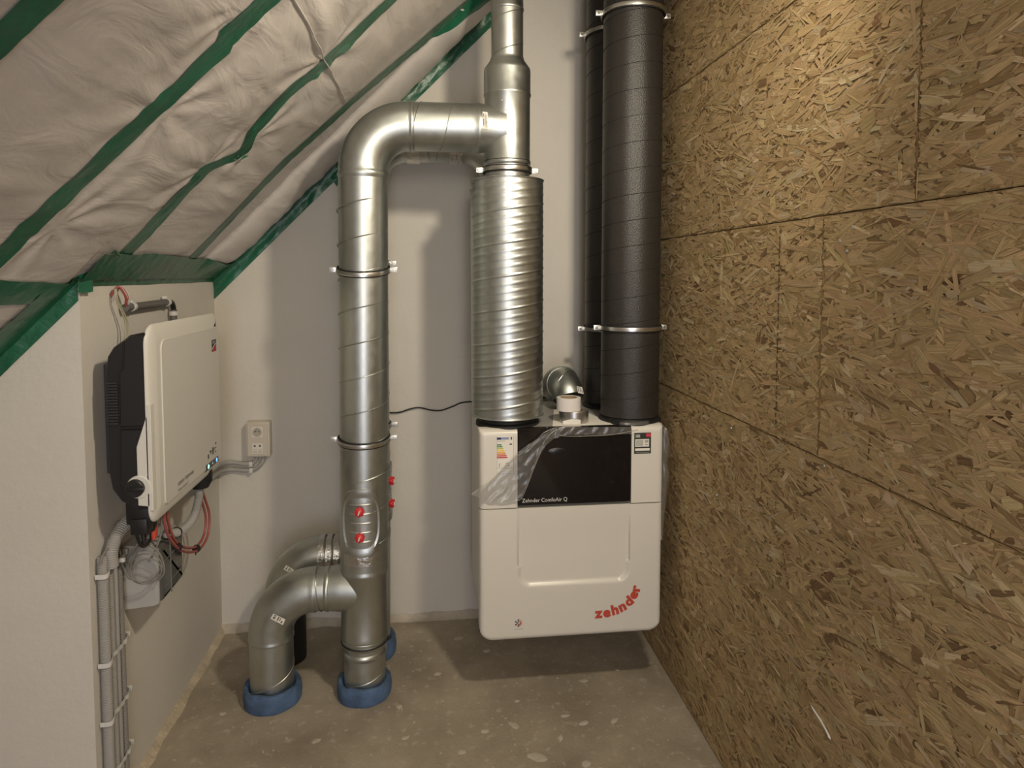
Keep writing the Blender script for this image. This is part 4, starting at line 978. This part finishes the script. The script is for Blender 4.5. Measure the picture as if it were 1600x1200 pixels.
# ---- grey hose looping under the inverter
o = obj('cable_hose', hose([(-.855, 2.595, .892), (-.856, 2.59, .85), (-.860, 2.55, .80), (-.865, 2.48, .785), (-.87, 2.40, .795), (-.875, 2.33, .82)], .0145), M_cond, origin=(-.88, 2.45, .8), smooth=60); tag(o, 'short grey corrugated hose curving out of the inverter underside', 'hose')
mb = MB(); mb.lathe((-.870, 2.405, .794), [(0, .0162), (0, .0175), (.006, .0175), (.006, .0162)], 16, (.1, 1, 0), caps=False); o = obj('cable_tie', mb, M_rub, origin=(-.885, 2.405, .791)); tag(o, 'black cable tie around the short grey hose', 'cable tie')
# red cables in a loop
t = thing('red_cable_loop', 'pair of red cables looping down below the inverter', 'cable', (-.88, 2.5, .75))
for i, (dz, dy) in enumerate(((0, 0), (.020, -.035))):
    q = 1 - .16 * i; cyq, czq = 2.50, .78
    P = [(2.61, .90), (2.66, .83), (2.71, .745), (2.685, .675), (2.60, .658), (2.50, .685), (2.40, .735), (2.32, .80), (2.275, .865), (2.26, .93)]
    P = [(-.858 - .003 * i, cyq + (a - cyq) * q, czq + (b - czq) * (1 if b > .8 else q)) for a, b in P]
    mb = MB(); mb.sweep(smoothpath(P, 8), .0048, 8)
    obj('cable', mb, M_rcab, t)
for yy, zz in ((2.56, .672), (2.38, .752)):
    mb = MB(); mb.lathe((-.860, yy, zz), [(0, .015), (.006, .015)], 10, (0, 1, 0)); mb.box((-.862, yy, zz - .016), (.004, .004, .012)); obj('cable_tie', mb, M_rub, t)
t = thing('connector_cables', 'red and black plug connectors hanging under the near corner of the inverter', 'cable', (-.89, 2.17, .9))
for i, (yy, xx, mm) in enumerate(((2.20, -.865, M_rcab), (2.225, -.87, M_rcab), (2.165, -.88, M_black))):
    mb = MB(); mb.sweep([(xx, yy, .925), (xx, yy, .895), (xx, yy + .001, .892), (xx, yy + .002, .85)], [.006, .006, .008, .0065], 10); obj('plug', mb, flat('orange_red', (.55, .07, .04)) if mm is M_rcab else M_black, t)
mb = MB(); mb.sweep(smoothpath([(-.89, 2.13, .93), (-.885, 2.135, .88), (-.88, 2.16, .845), (-.875, 2.20, .85), (-.875, 2.215, .88), (-.87, 2.215, .92)], 8), .005, 8); obj('black_loop', mb, M_black, t)
mb = MB(); mb.sweep(smoothpath([(-.87, 2.235, .90), (-.90, 2.232, .86), (-.93, 2.225, .82), (-.955, 2.22, .79)], 6), .003, 6); obj('thin_cable', mb, M_gcab, t)
mb = MB(); mb.sweep(smoothpath([(-.865, 2.26, .90), (-.868, 2.27, .85), (-.885, 2.26, .79), (-.90, 2.245, .76)], 6), .003, 6); obj('thin_cable', mb, M_gcab, t)
# ---- thin grey cable coil
t = thing('cable_coil', 'coil of thin grey cable hanging in front of the breaker box', 'cable', (-.90, 2.235, .75))
C0 = Vector((-.905, 2.228, .755))
for i in range(3):
    r = .056 - .0060 * i + .003 * (i % 2); mb = MB(); u = Vector((.92, .12, 0)); v = Vector((0, 0, 1))
    mb.sweep([C0 + Vector((.004 * i, -.004 * i, -.004 * i)) + u * (r * math.cos(a) + .004 * (i - 1.5)) + v * (r * .92 * math.sin(a) - .003 * i) for a in np.linspace(0, 2 * PI, 37)[:-1]], .0021, 6, closed=True); obj('loop', mb, M_gcab, t)
mb = MB(); mb.sweep(smoothpath([(-.945, 2.215, .72), (-.958, 2.20, .77), (-.95, 2.16, .835), (-.955, 2.12, .862), (-.962, 2.085, .855), (-.965, 2.075, .83)], 8), .0035, 6); obj('tail', mb, M_gcab, t)
mb = MB(); mb.sweep(smoothpath([(-.95, 2.22, .735), (-.93, 2.22, .80), (-.895, 2.225, .825), (-.862, 2.235, .79), (-.852, 2.24, .73), (-.87, 2.24, .70)], 8), .0032, 6); obj('tail', mb, M_gcab, t)
mb = MB(); mb.box((-.944, 2.165, .805), (.016, .014, .014), bev=.002); obj('white_plug', mb, M_clip, t)
# ---- breaker box
t = thing('breaker_box', 'grey breaker box with smoked window below the inverter', 'electrical box', (XL, 2.32, .59))
mb = MB(); ya, yb, za, zb = 2.262, 2.462, .600, .812
mb.slab([(XL + .002, ya, za), (-.893, ya, za + .008), (-.893, ya, zb - .012), (XL + .002, ya, zb)], (0, yb - ya, 0)); obj('box_body', mb, M_box, t, 0)
mb = MB(); mb.plate(rrect(ya + .004, yb - .004, za + .012, zb - .014, .012, 4), [(0, -.895), (0, -.883), (.008, -.872), (.02, -.868)], fnx); d = obj('smoked_lid', mb, M_window, t); d['label'] = 'smoked transparent lid'
for zz in (.66, .745):
    mb = MB(); mb.box((-.8675, 2.36, zz), (.003, .15, .003)); obj('lid_rib', mb, M_frame, d, 0)
mb = MB(); mb.box((-.8665, 2.335, .705), (.004, .004, .17)); obj('lid_frame', mb, M_frame, d, 0)
mb = MB(); mb.slab([(-.893, ya - .001, za + .008), (-.878, ya - .001, za + .016), (-.878, ya - .001, zb - .020), (-.893, ya - .001, zb - .012)], (0, .012, 0)); obj('lid_frame', mb, M_box, t, 0)

# ---- socket box on the back wall
t = thing('socket_box', 'beige surface box with a socket and a data outlet on the back wall', 'socket', (-.80, YB, .92))
xa, xb, za, zb = -.848, -.742, .835, .998
mb = MB(); mb.plate(rrect(xa, xb, za, zb, .006, 3), [(0, YB - .001), (0, YB - .045), (.001, YB - .047), (.003, YB - .048)], lambda u, v, w: (u, w, v)); bx = obj('box_body', mb, M_sock, t)
mb = MB(); mb.plate(rrect(xa + .008, xb - .008, za + .006, zb - .008, .005, 3), [(0, YB - .0475), (.0, YB - .051), (.001, YB - .053)], lambda u, v, w: (u, w, v)); obj('cover_plate', mb, M_sock, t)
cxs, czs = (xa + xb) / 2 - .001, .953
mb = MB(); mb.plate(rrect(cxs - .0235, cxs + .0235, czs - .0235, czs + .0235, .002, 2), [(0, YB - .0525), (0, YB - .0545)], lambda u, v, w: (u, w, v)); so = obj('earthed_socket', mb, M_sockw, t)
mb = MB(); mb.lathe((cxs, YB - .0546, czs), [(0, .0205), (.0012, .0205), (.0012, .019), (-.0004, .018), (-.0004, .0005)], 28, (0, -1, 0)); obj('socket_rim', mb, mat('socket_well', (.40, .37, .31), .5), so)
for dx, dz in ((-.008, 0.003), (.008, 0.003)):
    mb = MB(); mb.lathe((cxs + dx, YB - .0548, czs + dz), [(0, .003), (.0006, .003)], 10, (0, -1, 0)); obj('pin_hole', mb, M_rub, so)
mb = MB(); mb.lathe((cxs, YB - .0546, czs + .011), [(0, .0025), (.010, .0022)], 10, (0, -1, 0)); obj('earth_pin', mb, M_zinc, so)
mb = MB(); mb.plate(rrect(cxs - .0235, cxs + .0235, .853, .9, .002, 2), [(0, YB - .0525), (0, YB - .0545)], lambda u, v, w: (u, w, v)); da = obj('data_outlet', mb, M_sockw, t)
for dx in (-.0115, .0115):
    mb = MB(); mb.box((cxs + dx, YB - .0548, .873), (.019, .0012, .003)); mb.box((cxs + dx, YB - .055, .862), (.018, .001, .010)); mb.cur = 1; mb.box((cxs + dx, YB - .0548, .889), (.009, .0012, .007)); obj('port_shutter', mb, [M_sock, M_sink], da, 0)
for i, (z0_, off) in enumerate(((.806, 0), (.772, .0))):
    P = [(XL + .02, 2.74, z0_ + .06 - i * .01), (XL + .02, 2.95, z0_ + .01), (XL + .022, 3.18, z0_ + .003), (-.93, YB - .018, z0_), (-.86, YB - .018, z0_ - .010 + i * .004)] + ([(-.825, YB - .02, .80), (-.808, YB - .022, .822), (-.802, YB - .022, .838)] if i == 0 else [(-.82, YB - .02, .772), (-.785, YB - .022, .800), (-.776, YB - .022, .838)])
    mb = MB(); mb.sweep(smoothpath(P, 8), .0095, 12); o = obj('grey_cable', mb, M_conds, origin=(-.9, YB, z0_)); tag(o, ('upper' if i == 0 else 'lower') + ' grey cable running from the inverter to the socket box', 'cable')
    mb = MB(); mb.box((-.835, YB - .016, z0_ - .010 + i * .004), (.018, .030, .024), bev=.004); o = obj('cable_clip', mb, M_clip, origin=(-.835, YB, z0_)); tag(o, 'pale clip on the ' + ('upper' if i == 0 else 'lower') + ' grey cable left of the socket box', 'clip')
# ---- black cable on the back wall
mb = MB(); mb.sweep(smoothpath([(-.30, YB - .012, 1.03), (-.19, YB - .008, 1.020), (-.145, YB - .010, 1.022), (-.10, YB - .012, 1.036), (-.055, YB - .008, 1.041), (0, YB - .01, 1.028), (.05, YB - .012, 1.026), (.11, YB - .008, 1.045), (.16, YB - .008, 1.062), (.30, YB - .01, 1.066), (.47, YB - .01, 1.075), (.56, YB - .01, 1.075)], 8), .0035, 8)
o = obj('black_cable', mb, M_rub, origin=(.1, YB, 1.03)); tag(o, 'thin wavy black cable on the back wall between riser and silencer', 'cable')

# ---- shared phrases for repeats
GROUPS = {'pipe_clamp': 'pipe clamps on the ducts', 'silencer': 'ribbed steel silencers', 'insulated_pipe': 'black insulated pipes', 'foam_collar': 'blue foam collars on the floor', 'conduit': G4,
          'cable_strap': 'pale straps on the conduit bundle', 'ventilation_duct': 'steel risers with top bends', 'grey_cable': 'grey cables to the socket box', 'cable_clip': 'clips on the grey cables', 'cable_hose': 'grey corrugated hoses by the inverter'}
for o in bpy.data.objects:
    if o.parent is None and o.get('label'):
        g = GROUPS.get(o.name.split('.')[0])
        if g: o['group'] = g
